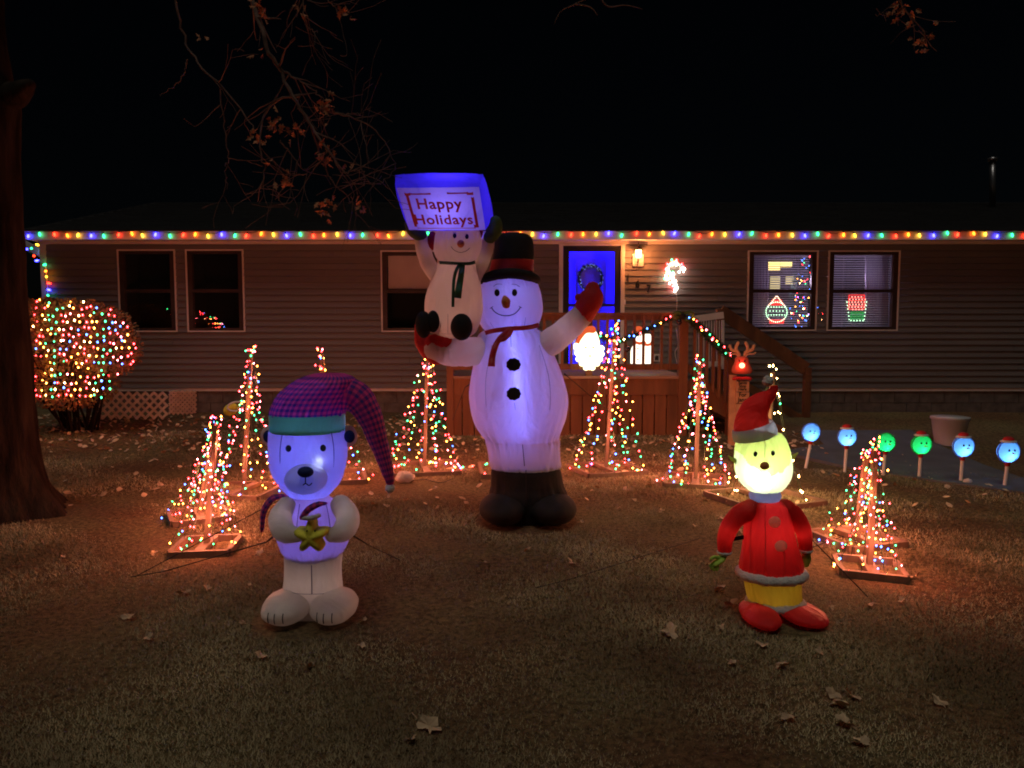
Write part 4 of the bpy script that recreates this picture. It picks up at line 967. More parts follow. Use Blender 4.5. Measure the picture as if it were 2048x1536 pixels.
# ================================================================== BIG INFLATABLE SNOWMAN
YS_ = 6.2; BLU = (.20, .19, 1.0)
gs = G(1052, 1052); big = empty('inflatable_snowman', Vector((P(1050, 1040, YS_).x, YS_, 0)), 'towering blue lit inflatable snowman in top hat carrying a small snowman with sign', 'inflatable decoration')
head = Loft([(548, 985, 1055), (553, 976, 1064), (560, 969, 1071), (573, 961, 1077), (592, 954, 1082.6), (617, 951.5, 1085), (635, 955, 1081), (648, 961, 1077), (658, 969, 1071), (664, 978, 1064)], YS_, .88, 70, 150, pinch=((664, 14, .05), (556, 12, .04), (640, 22, .015)))
head.build('head', 'snow_cloth', big)
body = Loft([(655, 985, 1058), (660, 972, 1074), (668, 961, 1086), (680, 955, 1094), (700, 951, 1103), (730, 947.5, 1116), (765, 940.5, 1129), (797, 938, 1136.5), (830, 943, 1134), (855, 952, 1126), (872, 964, 1119), (879, 970.5, 1117), (884, 971.5, 1118.5), (905, 975, 1120), (934, 979.5, 1122)], YS_, .86, 140, 170, pinch=((664, 16, .05), (879, 9, .035), (879, 34, .012), (934, 9, .03), (732, 30, .012)))
body.build('torso', 'snow_cloth', big)
bt = Loft([(926, 985, 1117), (934, 983.5, 1119), (943, 981, 1123), (962, 981.5, 1126), (972, 982, 1128), (985, 979, 1133), (1003, 978, 1134), (1028, 985, 1126), (1040, 990, 1120)], YS_ - .002, .87, 60, 120, pinch=((985, 20, .05),)); bt.build('boot_shaft', 'black_fabric_dark', big)
for a in (1007, 1104):
    c = P(a, 1019, YS_ - .14); zb_ = gz(c.x, c.y); hz = (P(a, 984, YS_ - .14).z - zb_) / 2; c.z = zb_ + hz - .005
    MB().ell(c, 50 * S(YS_ - .14), .30, hz, 0, 32, 20).build('boot', 'black_fabric_dark', big, True)
# hat
hat = Loft([(466, 1010, 1040), (467.5, 1000, 1050), (471, 993, 1058), (480, 990, 1065), (505, 987.5, 1068), (523, 984, 1066.5), (545, 979, 1065), (556, 978, 1066)], YS_, .9, 30, 48); hat.build('hat', 'black_cloth', big)
hb_ = Loft([(520.5, 983.5, 1067.5), (531, 981.5, 1067), (543, 978.5, 1066.5)], YS_ - .004, .93, 8, 48); hb_.build('hat_band', 'red_ribbon', big)
mb = MB(); c0 = P(1020, 553, YS_); pth = []
for i in range(49):
    a = 6.28318 * i / 48; pth.append(Vector((c0.x + 49 * S(YS_) * math.cos(a), YS_ + 47 * S(YS_) * math.sin(a), c0.z - .030 * abs(math.cos(a)) ** 2 + (.012 if math.sin(a) < 0 else .03) * abs(math.sin(a)))))
mb.tube(pth, [12 * S(YS_)] * 49, 14, flat=.85, ref=(0, 0, 1)); mb.build('hat_brim', 'black_cloth', big, True)
# face
patch_on(head, 994.3, 585.2, 5.6, 7.6, 'eye', 'print_black', big); patch_on(head, 1028.9, 585, 5.6, 7.6, 'eye', 'print_black', big)
line_on(head, [(983.5, 615), (989, 623), (1000, 629.5), (1014, 631.5), (1028, 628), (1036, 621), (1041, 614)], .0055, 'mouth', 'print_black', big, 24)
line_on(head, [(980.5, 617), (986.5, 613)], .004, 'mouth_corner', 'print_black', big); line_on(head, [(1037.5, 612.5), (1043.5, 616)], .004, 'mouth_corner', 'print_black', big)
line_on(head, [(987.4, 573), (994, 568.5), (1004.7, 568.8)], .0035, 'eyebrow', 'print_black', big); line_on(head, [(1022, 568.8), (1031, 569), (1039, 573.6)], .0035, 'eyebrow', 'print_black', big)
q = head.front(1012, 604, 0); nb_ = MB(); n_top = head.front(1008.5, 592, .01)
nb_.tube([n_top, n_top.lerp(q, .35) + Vector((0, -.03, 0)), n_top.lerp(q, .75) + Vector((0, -.055, 0)), q + Vector((0, -.055, 0)), q + Vector((.002, -.035, -.03)), q + Vector((.002, -.01, -.042))], [.006, .020, .034, .037, .030, .008], 16); nb_.build('nose', 'orange_nose', big, True)
for a, b_ in ((1027, 729), (1027.6, 787.5)): patch_on(body, a, b_, 14, 13, 'button', 'black_cloth', big, wob=.04, off=.010, seg=54)
# seams
line_on(body, [(1029, 806), (1034, 840), (1041, 878)], .0016, 'seam', 'seam', big); line_on(body, [(971, 877), (1000, 880), (1043, 879), (1085, 873), (1119, 866)], .0016, 'seam', 'seam', big, 30)
line_on(body, [(1045, 889), (1049, 932)], .003, 'seam', 'rope', big); line_on(body, [(969, 858), (986, 878)], .0015, 'seam', 'seam', big); line_on(body, [(1107, 843), (1097, 870)], .0015, 'seam', 'seam', big)
line_on(body, [(1021, 668), (1022.5, 694)], .0022, 'seam', 'seam', big); line_on(head, [(981, 645), (992, 663)], .0014, 'seam', 'seam', big); line_on(head, [(1051, 635), (1048, 655)], .0014, 'seam', 'seam', big)
for pts_ in ([(985, 690), (972, 760), (975, 830), (990, 876)], [(1078, 690), (1098, 760), (1098, 830), (1083, 872)]): line_on(body, pts_, .0014, 'seam', 'seam', big, 40)
line_on(bt, [(1052, 940), (1052, 1000)], .003, 'seam', 'rope', big)
# scarf
sp = [head.front(a, b_, .012) for a, b_ in [(966, 652)]] 
sc_ = [(970, 666, YS_ - .20), (985, 662, YS_ - .27), (1005, 659, YS_ - .30), (1024, 657, YS_ - .31), (1045, 656, YS_ - .30), (1062, 654, YS_ - .25), (1078, 650, YS_ - .13)]
ribbon(sc_, 9, 'scarf', 'red_ribbon', big, .02, 26)
ribbon([(1022, 657, YS_ - .33), (1008, 668, YS_ - .38), (996, 682, YS_ - .41), (988, 700, YS_ - .43), (984, 718, YS_ - .445), (983, 733, YS_ - .455)], (9, 14), 'scarf_tail', 'red_ribbon', big, .01, 22)
ribbon([(1024, 658, YS_ - .34), (1018, 670, YS_ - .40), (1008, 678, YS_ - .42), (1000, 680, YS_ - .42)], (8, 9), 'scarf_tail', 'red_ribbon', big, .01, 12)
# arms
limb([(1075, 700, YS_ - .05, 24), (1108, 680, YS_ - .08, 27), (1138, 656, YS_ - .10, 25), (1158, 636, YS_ - .12, 23), (1170, 622, YS_ - .13, 22)], 'arm', 'snow_cloth', big)
limb([(1168, 626, YS_ - .13, 22.5), (1179, 604, YS_ - .14, 25), (1184, 588, YS_ - .14, 22), (1185, 577, YS_ - .14, 14)], 'mitten', 'red_plush', big, 20)
limb([(1172, 604, YS_ - .15, 12), (1158, 595, YS_ - .16, 8)], 'thumb', 'red_plush', big, 8)
limb([(985, 702, YS_ - .05, 27), (940, 703, YS_ - .10, 29), (900, 703, YS_ - .13, 29), (872, 696, YS_ - .14, 26)], 'arm', 'snow_cloth', big)
limb([(872, 706, YS_ - .10, 24), (852, 690, YS_ - .11, 20), (842, 668, YS_ - .12, 14), (836, 652, YS_ - .12, 7)], 'mitten', 'red_plush', big, 20)
limb([(888, 690, YS_ - .16, 22), (868, 690, YS_ - .15, 21)], 'mitten_cuff', 'red_plush', big, 8)
for z_, w_ in ((590, .95), (640, .9), (700, .36), (760, .4), (820, .5), (890, .5)):
    lamp(P(1022 if z_ < 650 else 1036, z_, YS_ - (.10 if z_ < 650 else .12)), w_, BLU, big, .02)
MB().tube([body.front(1023, 672, -.05), body.front(1030, 720, -.045), body.front(1036, 780, -.045), body.front(1041, 870, -.05)], .004, 6).build('led_cord', 'led_cord', big)
for (a_, b_, w_) in ((1130, 664, .12), (900, 703, .22), (950, 703, .12)): lamp(P(a_, b_, YS_ - .1), w_, (.9, .6, .85), big, .05)  # added arm lamps stand in for light leaking from the torso
# little snowman sitting on the arm
YK = YS_ - .16
kid = Loft([(520, 886, 945), (524, 882, 948), (530, 876, 951), (545, 869, 957), (567, 860, 961), (592, 852, 964), (617, 849.5, 965), (642, 853.5, 961), (662, 867, 951), (672, 880, 940), (677, 893, 928)], YK, .8, 70, 120, pinch=((524, 12, .06), (675, 18, .05), (600, 40, .012))); ko = kid.build('small_snowman', 'snow_cloth_thick', big)
kh = Loft([(440, 895, 936), (448, 882, 950), (461, 874, 958), (478, 868, 962), (494, 866.5, 963.5), (508, 870, 960), (518, 876, 954), (526, 886, 944)], YK, .85, 50, 110, pinch=((524, 10, .05), (460, 14, .03))); kh.build('head', 'snow_cloth_thick', ko)
patch_on(kh, 909.5, 471.4, 4.2, 5.6, 'eye', 'print_black', ko); patch_on(kh, 933.3, 473, 4.2, 5.6, 'eye', 'print_black', ko)
line_on(kh, [(902.5, 493), (908, 500), (920, 505), (932, 502), (939, 496)], .0035, 'mouth', 'print_black', ko, 20)
c = kh.front(921, 488, .012); MB().ell(c, 7 * S(YK), 7 * S(YK), 7.5 * S(YK), 0, 18, 12).build('nose', 'orange_nose', ko, True)
blob(865, 481, YK - .03, 10.5, 18, 'earmuff', 'red_plush', ko, .9); blob(961, 466, YK, 5, 10, 'earmuff', 'red_plush', ko, .9)
ribbon([(879, 525, YK - .10), (895, 526, YK - .17), (920, 527, YK - .19), (940, 527, YK - .14), (950, 524, YK - .08)], 6.5, 'scarf', 'green_ribbon', ko, .014, 16)
ribbon([(920, 527, YK - .21), (911, 545, YK - .23), (907, 570, YK - .24), (906, 614, YK - .245)], (7, 6), 'scarf_tail', 'green_ribbon', ko, .008, 18)
ribbon([(925, 528, YK - .22), (923, 545, YK - .235), (919, 570, YK - .245), (915, 596, YK - .25)], (10, 15), 'scarf_tail', 'green_ribbon', ko, .008, 16)
limb([(876, 556, YK, 15), (858, 530, YK, 15), (847, 500, YK - .02, 14.5), (840, 470, YK - .04, 13.5)], 'arm', 'snow_cloth_thick', ko); limb([(950, 556, YK, 13), (965, 525, YK, 13), (974, 498, YK, 12.5), (979, 472, YK - .03, 12)], 'arm', 'snow_cloth_thick', ko)
limb([(840, 470, YK - .06, 13.5), (826, 460, YK - .10, 13), (818, 448, YK - .12, 9)], 'glove', 'dark_green', ko, 12); limb([(980, 474, YK - .05, 13), (990, 460, YK - .08, 15), (991, 444, YK - .1, 12)], 'glove', 'dark_green', ko, 12)
for a, b_, c_, d in ((847, 649, 16.5, 27), (866, 643, 13, 22), (923, 654, 22, 27)): blob(a, b_, YK - .30, c_, d, 'boot', 'black_cloth', ko, .9)
limb([(872, 650, YK - .05, 18), (860, 648, YK - .2, 16)], 'leg', 'snow_cloth_thick', ko, 8); limb([(925, 655, YK - .02, 19), (924, 655, YK - .2, 18)], 'leg', 'snow_cloth_thick', ko, 8)
line_on(kid, [(896, 628), (896, 666)], .0014, 'seam', 'seam', ko); line_on(kid, [(868, 667), (905, 668)], .0014, 'seam', 'seam', ko)
for a_, b_, w_ in ((914, 495, .42), (907, 560, .55), (907, 630, .65), (847, 500, .06), (966, 520, .06), (867, 545, .08)): lamp(P(a_, b_, YK), w_, (1, .56, .46), ko, .05)  # added lamps stand in for light leaking into the small snowman
# the lit sign box
FTL, FTR, FBR, FBL = P(793, 376, 5.60), P(958, 374, 5.60), P(971, 460, 5.80), P(818, 460, 5.80)
BTL, BTR, BBR, BBL = P(790, 350, 6.02), P(966, 348, 6.02), P(987, 436, 6.20), P(838, 438, 6.20)
def bil(a, b_, c, d, u, v): return (a.lerp(b_, u)).lerp(d.lerp(c, u), v)
mb = MB()
ctr = (FTL + FTR + FBR + FBL + BTL + BTR + BBR + BBL) / 8
def puff(a, b_, c, d, amt, nn=14, o_=mb):
    nrm = (b_ - a).cross(d - a).normalized(); nrm = nrm if nrm.dot((a + b_ + c + d) / 4 - ctr) > 0 else -nrm
    vs = []; 
    for j in range(nn + 1):
        for i in range(nn + 1):
            u, v = i / nn, j / nn; h = amt * (16 * u * (1 - u) * v * (1 - v)) ** .45; vs.append(bil(a, b_, c, d, u, v) + nrm * (h + .004 * noise.noise(Vector((u * 5, v * 5, amt * 99)))))
    o_.add(vs, [(j * (nn + 1) + i, j * (nn + 1) + i + 1, (j + 1) * (nn + 1) + i + 1, (j + 1) * (nn + 1) + i) for j in range(nn) for i in range(nn)])
puff(BTL, BTR, FTR, FTL, .035); puff(FTR, BTR, BBR, FBR, .03); puff(BTL, FTL, FBL, BBL, .03); puff(FBL, FBR, BBR, BBL, .02); puff(BTR, BTL, BBL, BBR, .02)
fmb = MB(); puff(FTL, FTR, FBR, FBL, .012, 14, fmb); sb = mb.build('sign_box', 'blue_cloth', big, True); fabric('sign_cloth', (.62, .55, .80), (.72, .66, .95), .55); fmb.build('sign_face', 'sign_cloth', sb, True)
fn = (FTR - FTL).cross(FBL - FTL).normalized(); fn = fn if fn.y < 0 else -fn
def facept(u, v, off): 
    h = .012 * max(0, 16 * u * (1 - u) * v * (1 - v)) ** .45; return bil(FTL, FTR, FBR, FBL, u, v) + fn * (off + h)
def panel(u0, u1, v0, v1, off, name, m_, nn=12):
    vs = [facept(u0 + (u1 - u0) * i / nn, v0 + (v1 - v0) * j / nn + (.02 * math.sin(math.pi * i / nn) if j == 0 else 0), off) for j in range(nn + 1) for i in range(nn + 1)]
    return MB().add(vs, [(j * (nn + 1) + i, (j + 1) * (nn + 1) + i, (j + 1) * (nn + 1) + i + 1, j * (nn + 1) + i + 1) for j in range(nn) for i in range(nn)]).build(name, m_, sb, True)

for (a, b_, c, d) in ((.09, .125, .12, .90), (.885, .92, .20, .88), (.14, .40, .10, .14), (.60, .86, .09, .13), (.12, .88, .925, .945), (.84, .92, .09, .16), (.08, .15, .09, .16), (.86, .92, .84, .92)): panel(a, b_, c, d, .0075, 'border', 'print_red', 4)
for txt, u0, u1, vb, hgt in (('Happy', .20, .76, .46, .34), ('Holidays', .12, .86, .83, .33)):
    me = text_mesh(txt, 1, 0, 1.08); xs_ = [v.co.x for v in me.vertices]; lo, hi = min(xs_), max(xs_)
    for v in me.vertices:
        u = u0 + (v.co.x - lo) / (hi - lo) * (u1 - u0); w = vb - v.co.y * hgt; v.co = facept(u, w, .0085)
    me.materials.append(M['print_red']); link('lettering', me, sb)
lamp(ctr + Vector((.02, -.02, .02)), 4.0, (.34, .25, 1), sb, .03)
# tether straps
MB().tube([P(1129, 748, YS_), P(1140, 757, YS_ - .1), P(1190, 800, YS_ + .2), P(1262, 858, YS_ + 1.3)], [.008, .003, .003, .003], 6).build('tether', 'rope', big)
MB().tube([P(940, 768, YS_), P(930, 775, YS_ + .1), P(905, 840, YS_ + 1)], [.008, .003, .003], 6).build('tether', 'rope', big)

# ================================================================== INFLATABLE BEAR IN NIGHTCAP
YB_ = 4.1; bear = empty('inflatable_bear', Vector((P(623, 1240, YB_).x, YB_, 0)), 'blue lit white inflatable animal in purple plaid nightcap with green band', 'inflatable decoration')
bh = Loft([(858, 541.5, 690.5), (885, 538, 694), (915, 538, 694), (945, 545, 688), (968, 558, 678), (988, 577, 660), (998, 595, 645), (1001, 606, 634)], YB_, .88, 70, 140, caps=(0, 1), pinch=((860, 16, .035), (1000, 22, .04), (930, 40, .01))); bh.build('head', 'bear_cloth', bear)
c = P(612, 958, YB_ - .20); mz = MB().ell(c, 40 * S(YB_), .13, 29 * S(YB_), 0, 36, 22); mz.build('muzzle', 'bear_cloth', bear, True)
c = P(611, 944, YB_ - .335); MB().ell(c, 15 * S(YB_), .03, 10.5 * S(YB_), 0, 24, 14).build('nose', 'navy_cloth', bear, True)
mm = MB(); pth = [P(a, b_, d) for a, b_, d in ((611, 955, YB_ - .335), (611, 966, YB_ - .332))]; mm.tube(pth, .003, 6); mm.tube([P(a, b_, d) for a, b_, d in spline([(598, 966, YB_ - .315), (604, 971, YB_ - .322), (611, 967, YB_ - .331), (618, 971, YB_ - .322), (624, 966, YB_ - .315)], 14)], .003, 6); mm.build('mouth', 'print_black', bear)
patch_on(bh, 577, 897, 6, 7, 'eye', 'print_black', bear); patch_on(bh, 646, 896, 6, 7, 'eye', 'print_black', bear)
for s_, a in ((-1, 541), (1, 695)):
    blob(a, 872, YB_ + .02, 20, 22, 'ear', 'bear_cloth', bear, .45); blob(a + s_ * 4, 873, YB_ - .022, 11, 13, 'inner_ear', 'navy_cloth', bear, .5)
bb_ = Loft([(990, 590, 655), (1002, 578, 668), (1015, 570, 686), (1035, 560, 696), (1060, 554, 701), (1085, 557, 697), (1105, 567, 686), (1118, 580, 673), (1127, 597, 655), (1130, 612, 640)], YB_, .86, 70, 140, pinch=((1000, 18, .05), (1108, 14, .03), (1060, 40, .012))); bb_.build('torso', 'bear_cloth', bear)
lg = Loft([(1100, 572, 680), (1112, 569.5, 683), (1150, 569, 683), (1185, 566, 686), (1215, 562, 692), (1235, 566, 688)], YB_ + .005, .80, 50, 120, sq=2.3, pinch=((1106, 14, .03), (1188, 20, .045), (1150, 30, .012))); lg.build('legs', 'bear_feet', bear); bear.children[-1].name = 'leg_section'
line_on(lg, [(623, 1130), (624, 1188)], .003, 'seam', 'seam', bear); line_on(lg, [(570, 1182), (596, 1187), (623, 1188), (655, 1186), (683, 1178)], .002, 'seam', 'seam', bear, 20)
for pts_ in ([(566, 864), (561, 900), (563, 940), (574, 985)], [(662, 864), (667, 900), (665, 940), (654, 985)]): line_on(bh, pts_, .0022, 'seam', 'seam', bear, 30)
for pts_ in ([(600, 1008), (594, 1060), (598, 1118)], [(652, 1008), (660, 1060), (654, 1118)]): line_on(bb_, pts_, .0018, 'seam', 'seam', bear, 24)
line_on(bb_, [(560, 1097), (590, 1106), (625, 1109), (660, 1106), (694, 1097)], .0018, 'seam', 'seam', bear, 24)
feet = []
for a, hw in ((575.5, 49), (669, 47)):
    YF_ = YB_ - .10; c = P(a, 1217, YF_); zb_ = gz(c.x, c.y); hz = (P(a, 1181, YF_).z - zb_) / 2 * 1.02; c.z = zb_ + hz - .006
    MB().ell(c, hw * S(YF_), .20, hz, 0, 36, 22, None, .04).build('foot', 'bear_feet', bear, True)
    for k in (-18, -4, 12):
        L_ = []
        for i in range(7):
            ang = -.35 - .12 * i; zz = .50 - i * .16; xx = k * S(YF_); u = xx / (hw * S(YF_)); yy = -.20 * math.sqrt(max(0, 1 - u * u - zz * zz)); L_.append(c + Vector((xx, yy - .004, zz * hz)))
        MB().tube(L_[1:6], .0028, 6).build('toe_line', 'print_black', bear)
limb([(572, 1012, YB_ - .10, 19), (560, 1038, YB_ - .19, 23), (570, 1064, YB_ - .29, 22), (594, 1070, YB_ - .35, 15)], 'arm', 'bear_feet', bear)
limb([(682, 1010, YB_ - .10, 21), (696, 1036, YB_ - .19, 24), (686, 1062, YB_ - .29, 22), (664, 1070, YB_ - .35, 15)], 'arm', 'bear_feet', bear)
# cap
cap = Loft([(746, 640, 676), (748, 625, 690), (754, 606, 706), (765, 585, 712), (780, 566, 709), (797, 552, 700), (815, 543, 692), (830, 540, 689)], YB_, .9, 70, 130, caps=(1, 0), pinch=((828, 22, .035), (770, 30, .02))); cap.build('cap', 'plaid', bear)
gb = Loft([(827, 540, 689), (831, 539.5, 689.5), (845, 540, 690), (859, 541, 690.5), (862, 543, 689)], YB_ - .003, .92, 12, 56, ripple=.004, caps=(0, 0)); gb.build('cap_band', 'green_band', bear)
limb([(655, 792, YB_, 44), (690, 788, YB_, 36), (718, 800, YB_, 31), (740, 835, YB_, 25), (754, 875, YB_, 20), (767, 915, YB_, 15.5), (777, 950, YB_, 11), (780, 962, YB_, 9)], 'cap_tail', 'plaid', bear, 60, 36, uvs=16)
pp = blob(780, 976, YB_, 10, 10, 'pompom', 'fur_trim', bear, 1, None, .25)
# plaid scarf end at the left
limb([(575, 992, YB_ + .02, 10), (546, 996, YB_ - .02, 16), (528, 1020, YB_ - .03, 17), (524, 1052, YB_ - .03, 13)], 'scarf_end', 'plaid', bear, 22, 20, .35, uvs=6)
limb([(562, 1004, YB_ - .02, 8), (548, 1024, YB_ - .05, 11), (545, 1052, YB_ - .05, 10), (546, 1064, YB_ - .05, 6)], 'scarf_end', 'plaid', bear, 16, 16, .4, uvs=4)
# yellow star with little cap held in front
star = empty('star_plush', P(623, 1075, YB_ - .38), 'small yellow stuffed star wearing a plaid cap, held at the figure chest', 'soft toy')
vs = []; YQ = YB_ - .40; cst = P(623, 1072, YQ); nst = 40
for k in range(5):
    for j in range(nst):
        a = 6.2832 * j / nst; rr = (27 + 9 * math.cos(5 * a)) * S(YQ) * (1.0, .97, .75, .45, .12)[k]
        vs.append(cst + Vector((math.sin(a) * rr, -(.0, .025, .045, .056, .06)[k], math.cos(a) * rr)))
fs = [(k * nst + j, k * nst + (j + 1) % nst, (k + 1) * nst + (j + 1) % nst, (k + 1) * nst + j) for k in range(4) for j in range(nst)] + [tuple(4 * nst + j for j in range(nst))]
bk = len(vs); vs += [v + Vector((0, .05, 0)) for v in vs[:nst]]; fs += [(bk + j, bk + (j + 1) % nst, (j + 1) % nst, j) for j in range(nst)] + [tuple(bk + j for j in reversed(range(nst)))]
MB().add(vs, fs).build('body', 'yellow_plush', star, True)
limb([(606, 1032, YQ - .02, 9), (618, 1018, YQ - .02, 11), (636, 1009, YQ - .02, 10), (650, 1007, YQ - .02, 5)], 'cap', 'plaid', star, 14, 16, .6, uvs=4); limb([(605, 1036, YQ - .03, 4), (622, 1036, YQ - .05, 5), (638, 1031, YQ - .03, 4)], 'cap_band', 'fur_trim', star, 10, 10)
for a in (614, 630): blob(a, 1062, YQ - .055, 1.8, 2.2, 'eye', 'print_black', star)
for (a, b_, d, w_) in ((615, 900, YB_ - .05, 1.5), (618, 960, YB_ - .02, 1.2), (625, 1030, YB_, .7), (625, 1085, YB_, .6), (640, 800, YB_, 1.5)): lamp(P(a, b_, d), w_, ((.10, .13, 1) if b_ < 1000 else (.22, .16, 1)) if b_ > 820 else (1, .75, .95), bear, .015)
lamp(P(612, 957, YB_ - .24), .14, (.10, .13, 1), bear, .02); lamp(P(566, 1045, YB_ - .2), .07, (1, .75, .8), bear, .02); lamp(P(688, 1045, YB_ - .2), .07, (1, .75, .8), bear, .02); lamp(P(576, 1220, YB_ - .12), .10, (1, .72, .6), bear, .02); lamp(P(668, 1220, YB_ - .12), .10, (1, .72, .6), bear, .02); lamp(P(624, 1160, YB_), .38, (1, .75, .68), bear, .05); lamp(P(640, 925, YB_ - .19), .10, (.5, .6, 1), bear, .006)  # muzzle, arm, foot and leg lamps are added to brighten the cloth
tt = MB().tube([P(690, 1063, YB_ - .1), P(708, 1072, YB_ - .1), P(740, 1092, YB_ + .2), P(800, 1120, YB_ + .8)], [.008, .006, .0025, .0025], 6); tt.build('tether', 'rope', bear)
MB().tube([P(548, 1072, YB_), P(533, 1084, YB_), P(327, 1143, YB_ + .4), G(262, 1163) + Vector((0, 0, .03))], [.008, .004, .003, .003], 6).build('tether', 'rope', bear)
MB().tube([P(560, 1000, YB_ + .2), P(513, 1024, YB_ + .2), G(270, 1163) + Vector((0, 0, .03))], .003, 6).build('tether', 'rope', bear)

# ================================================================== INFLATABLE ELF IN RED COAT
YE = 4.05; elf = empty('inflatable_elf', Vector((P(1560, 1240, YE).x, YE, 0)), 'inflatable figure in red coat and red hat with brightly glowing pale green head', 'inflatable decoration')
eh = Loft([(866, 1476, 1560), (880, 1473, 1571), (900, 1470, 1579), (925, 1469, 1583), (950, 1473, 1582), (968, 1483, 1573), (980, 1497, 1561), (987, 1512, 1548)], YE, .88, 90, 120, caps=(0, 1), pinch=((870, 14, .03), (985, 14, .05), (940, 12, .012)))
for i in range(len(eh.mb.f)):
    row, col = divmod(i, 120)
    if row < 89:
        py = eh.rows[row][0]; an = 2 * math.pi * col / 120; u = math.cos(an); fr_ = -math.sin(an)
        edge = 938 - 40 * min(1, abs(u) ** 2.2) + 2.5 * math.cos(u * 18)
        if fr_ > -.1 and py > edge: eh.mb.m[i] = 1
eh.mb.build('head', ['lime_cloth', 'beard_cloth'], elf, True)
line_on(eh, [(1513, 949), (1520, 954), (1529, 956), (1538, 954), (1545, 949)], .0035, 'mouth', 'print_red', elf, 20)
q = eh.front(1529, 931, .012); MB().ell(q, 9 * S(YE), 9 * S(YE), 8 * S(YE), 0, 20, 14).build('nose', 'orange_nose', elf, True)
patch_on(eh, 1511, 908, 4, 5.5, 'eye', 'print_black', elf); patch_on(eh, 1546, 906, 4, 5.5, 'eye', 'print_black', elf)
for s_, a, b_ in ((-1, 1472, 922), (1, 1580, 916)): limb([(a + 4 * -s_, b_, YE, 12), (a + s_ * 6, b_ - 3, YE, 8), (a + s_ * 14, b_ - 9, YE, 3)], 'ear', 'lime_cloth', elf, 10, 16, .5)
# hat
rot_ = R(16)
limb([(1505, 864, YE, 37), (1504, 846, YE, 35), (1510, 822, YE, 29), (1524, 803, YE, 21), (1540, 790, YE, 12), (1548, 778, YE, 8), (1548, 772, YE, 7)], 'hat', 'red_cloth', elf, 40, 36, .92, roundend=False)
hbp = [P(1505, 850, YE), P(1506.5, 855, YE), P(1508, 863, YE), P(1511, 871, YE), P(1512, 876, YE)]
MB().tube(hbp, [39.5 * S(YE), 42.5 * S(YE), 44 * S(YE), 44 * S(YE), 42 * S(YE)], 48, cap=False).build('hat_band', 'pale_blue_cloth', elf, True)
blob(1536, 762, YE, 11, 10.5, 'pompom', 'fur_trim', elf, 1, None, .25)
# collar, coat
cl = Loft([(978, 1508, 1552), (984, 1500, 1560), (992, 1498, 1562), (1000, 1502, 1558), (1004, 1508, 1552)], YE - .005, .9, 14, 40, ripple=.02); cl.build('collar', 'pale_blue_cloth', elf)
ct = Loft([(998, 1512, 1550), (1001, 1500, 1564), (1008, 1490, 1578), (1022, 1487, 1584), (1050, 1488, 1585), (1080, 1486, 1592), (1110, 1482, 1601), (1136, 1479, 1607), (1140, 1480, 1606)], YE, .84, 80, 130, pinch=((1000, 20, .05), (1140, 26, .04), (1070, 40, .02))); ct.build('coat', 'red_cloth', elf)
def furring(py, xl, xr, r_, name='fur_trim_band', k=.86, tilt=0):
    c = P((xl + xr) / 2, py, YE); pth = [Vector((c.x + (xr - xl) / 2 * S(YE) * math.cos(6.28318 * i / 48), YE + (xr - xl) / 2 * S(YE) * k * math.sin(6.28318 * i / 48), c.z + rnd.uniform(-.003, .003))) for i in range(49)]
    return MB().tube(pth, [r_ * S(YE) * rnd.uniform(.92, 1.08) for i in range(49)], 12, ref=(0, 0, 1)).build(name, 'fur_trim', elf, True)
furring(1146, 1481, 1606, 10)
pt_ = Loft([(1140, 1490, 1598), (1160, 1489.5, 1599), (1180, 1492, 1601), (1202, 1497, 1602)], YE, .82, 30, 100, pinch=((1160, 16, .05), (1202, 14, .06))); pt_.build('trousers', 'mustard_cloth', elf)
furring(1205, 1497, 1604, 8.5, 'trouser_cuff', .82)
limb([(1505, 1018, YE - .02, 21), (1478, 1030, YE - .04, 20), (1458, 1056, YE - .05, 18), (1450, 1080, YE - .06, 16), (1449, 1098, YE - .06, 14.5)], 'sleeve', 'red_cloth', elf); limb([(1570, 1018, YE - .02, 21), (1592, 1034, YE - .02, 18), (1606, 1060, YE - .02, 16), (1610, 1082, YE, 14.5), (1611, 1096, YE, 13.5)], 'sleeve', 'red_cloth', elf)
blob(1449, 1105, YE - .06, 15, 6.5, 'sleeve_cuff', 'fur_trim', elf, 1, None, .08); blob(1611, 1101, YE, 14, 6, 'sleeve_cuff', 'fur_trim', elf, 1, None, .08)
limb([(1447, 1110, YE - .06, 9), (1440, 1120, YE - .07, 11), (1430, 1128, YE - .08, 8)], 'glove', 'green_glove', elf, 12, 16, .6)
for dx_, dy_ in ((-15, 9), (-13, 14), (-8, 17), (-2, 17)): limb([(1436, 1122, YE - .075, 4.8), (1436 + dx_ * .6, 1122 + dy_ * .6, YE - .08, 4.4), (1436 + dx_, 1122 + dy_, YE - .085, 3.6)], 'finger', 'green_glove', elf, 8, 10)
limb([(1444, 1116, YE - .07, 4), (1428, 1114, YE - .09, 3.4), (1422, 1118, YE - .1, 3.2)], 'thumb', 'green_glove', elf, 8, 10)
limb([(1612, 1106, YE, 8), (1613, 1118, YE, 10), (1612, 1128, YE, 7)], 'glove', 'green_glove', elf, 10, 14, .6)
patch_on(ct, 1548, 1043, 11, 11.5, 'button', 'beard_cloth', elf, off=.016); patch_on(ct, 1560, 1091, 11.5, 11.5, 'button', 'beard_cloth', elf, off=.016)
for pts_ in ([(1508, 1008), (1502, 1060), (1501, 1132)], [(1530, 1006), (1531, 1070), (1532, 1134)]): line_on(ct, pts_, .002, 'seam', 'print_red', elf, 24)
line_on(eh, [(1529, 878), (1530, 892), (1529, 915)], .0015, 'seam', 'seam_lime', elf)
line_on(ct, [(1567, 1100), (1569, 1135)], .0018, 'seam', 'print_red', elf)
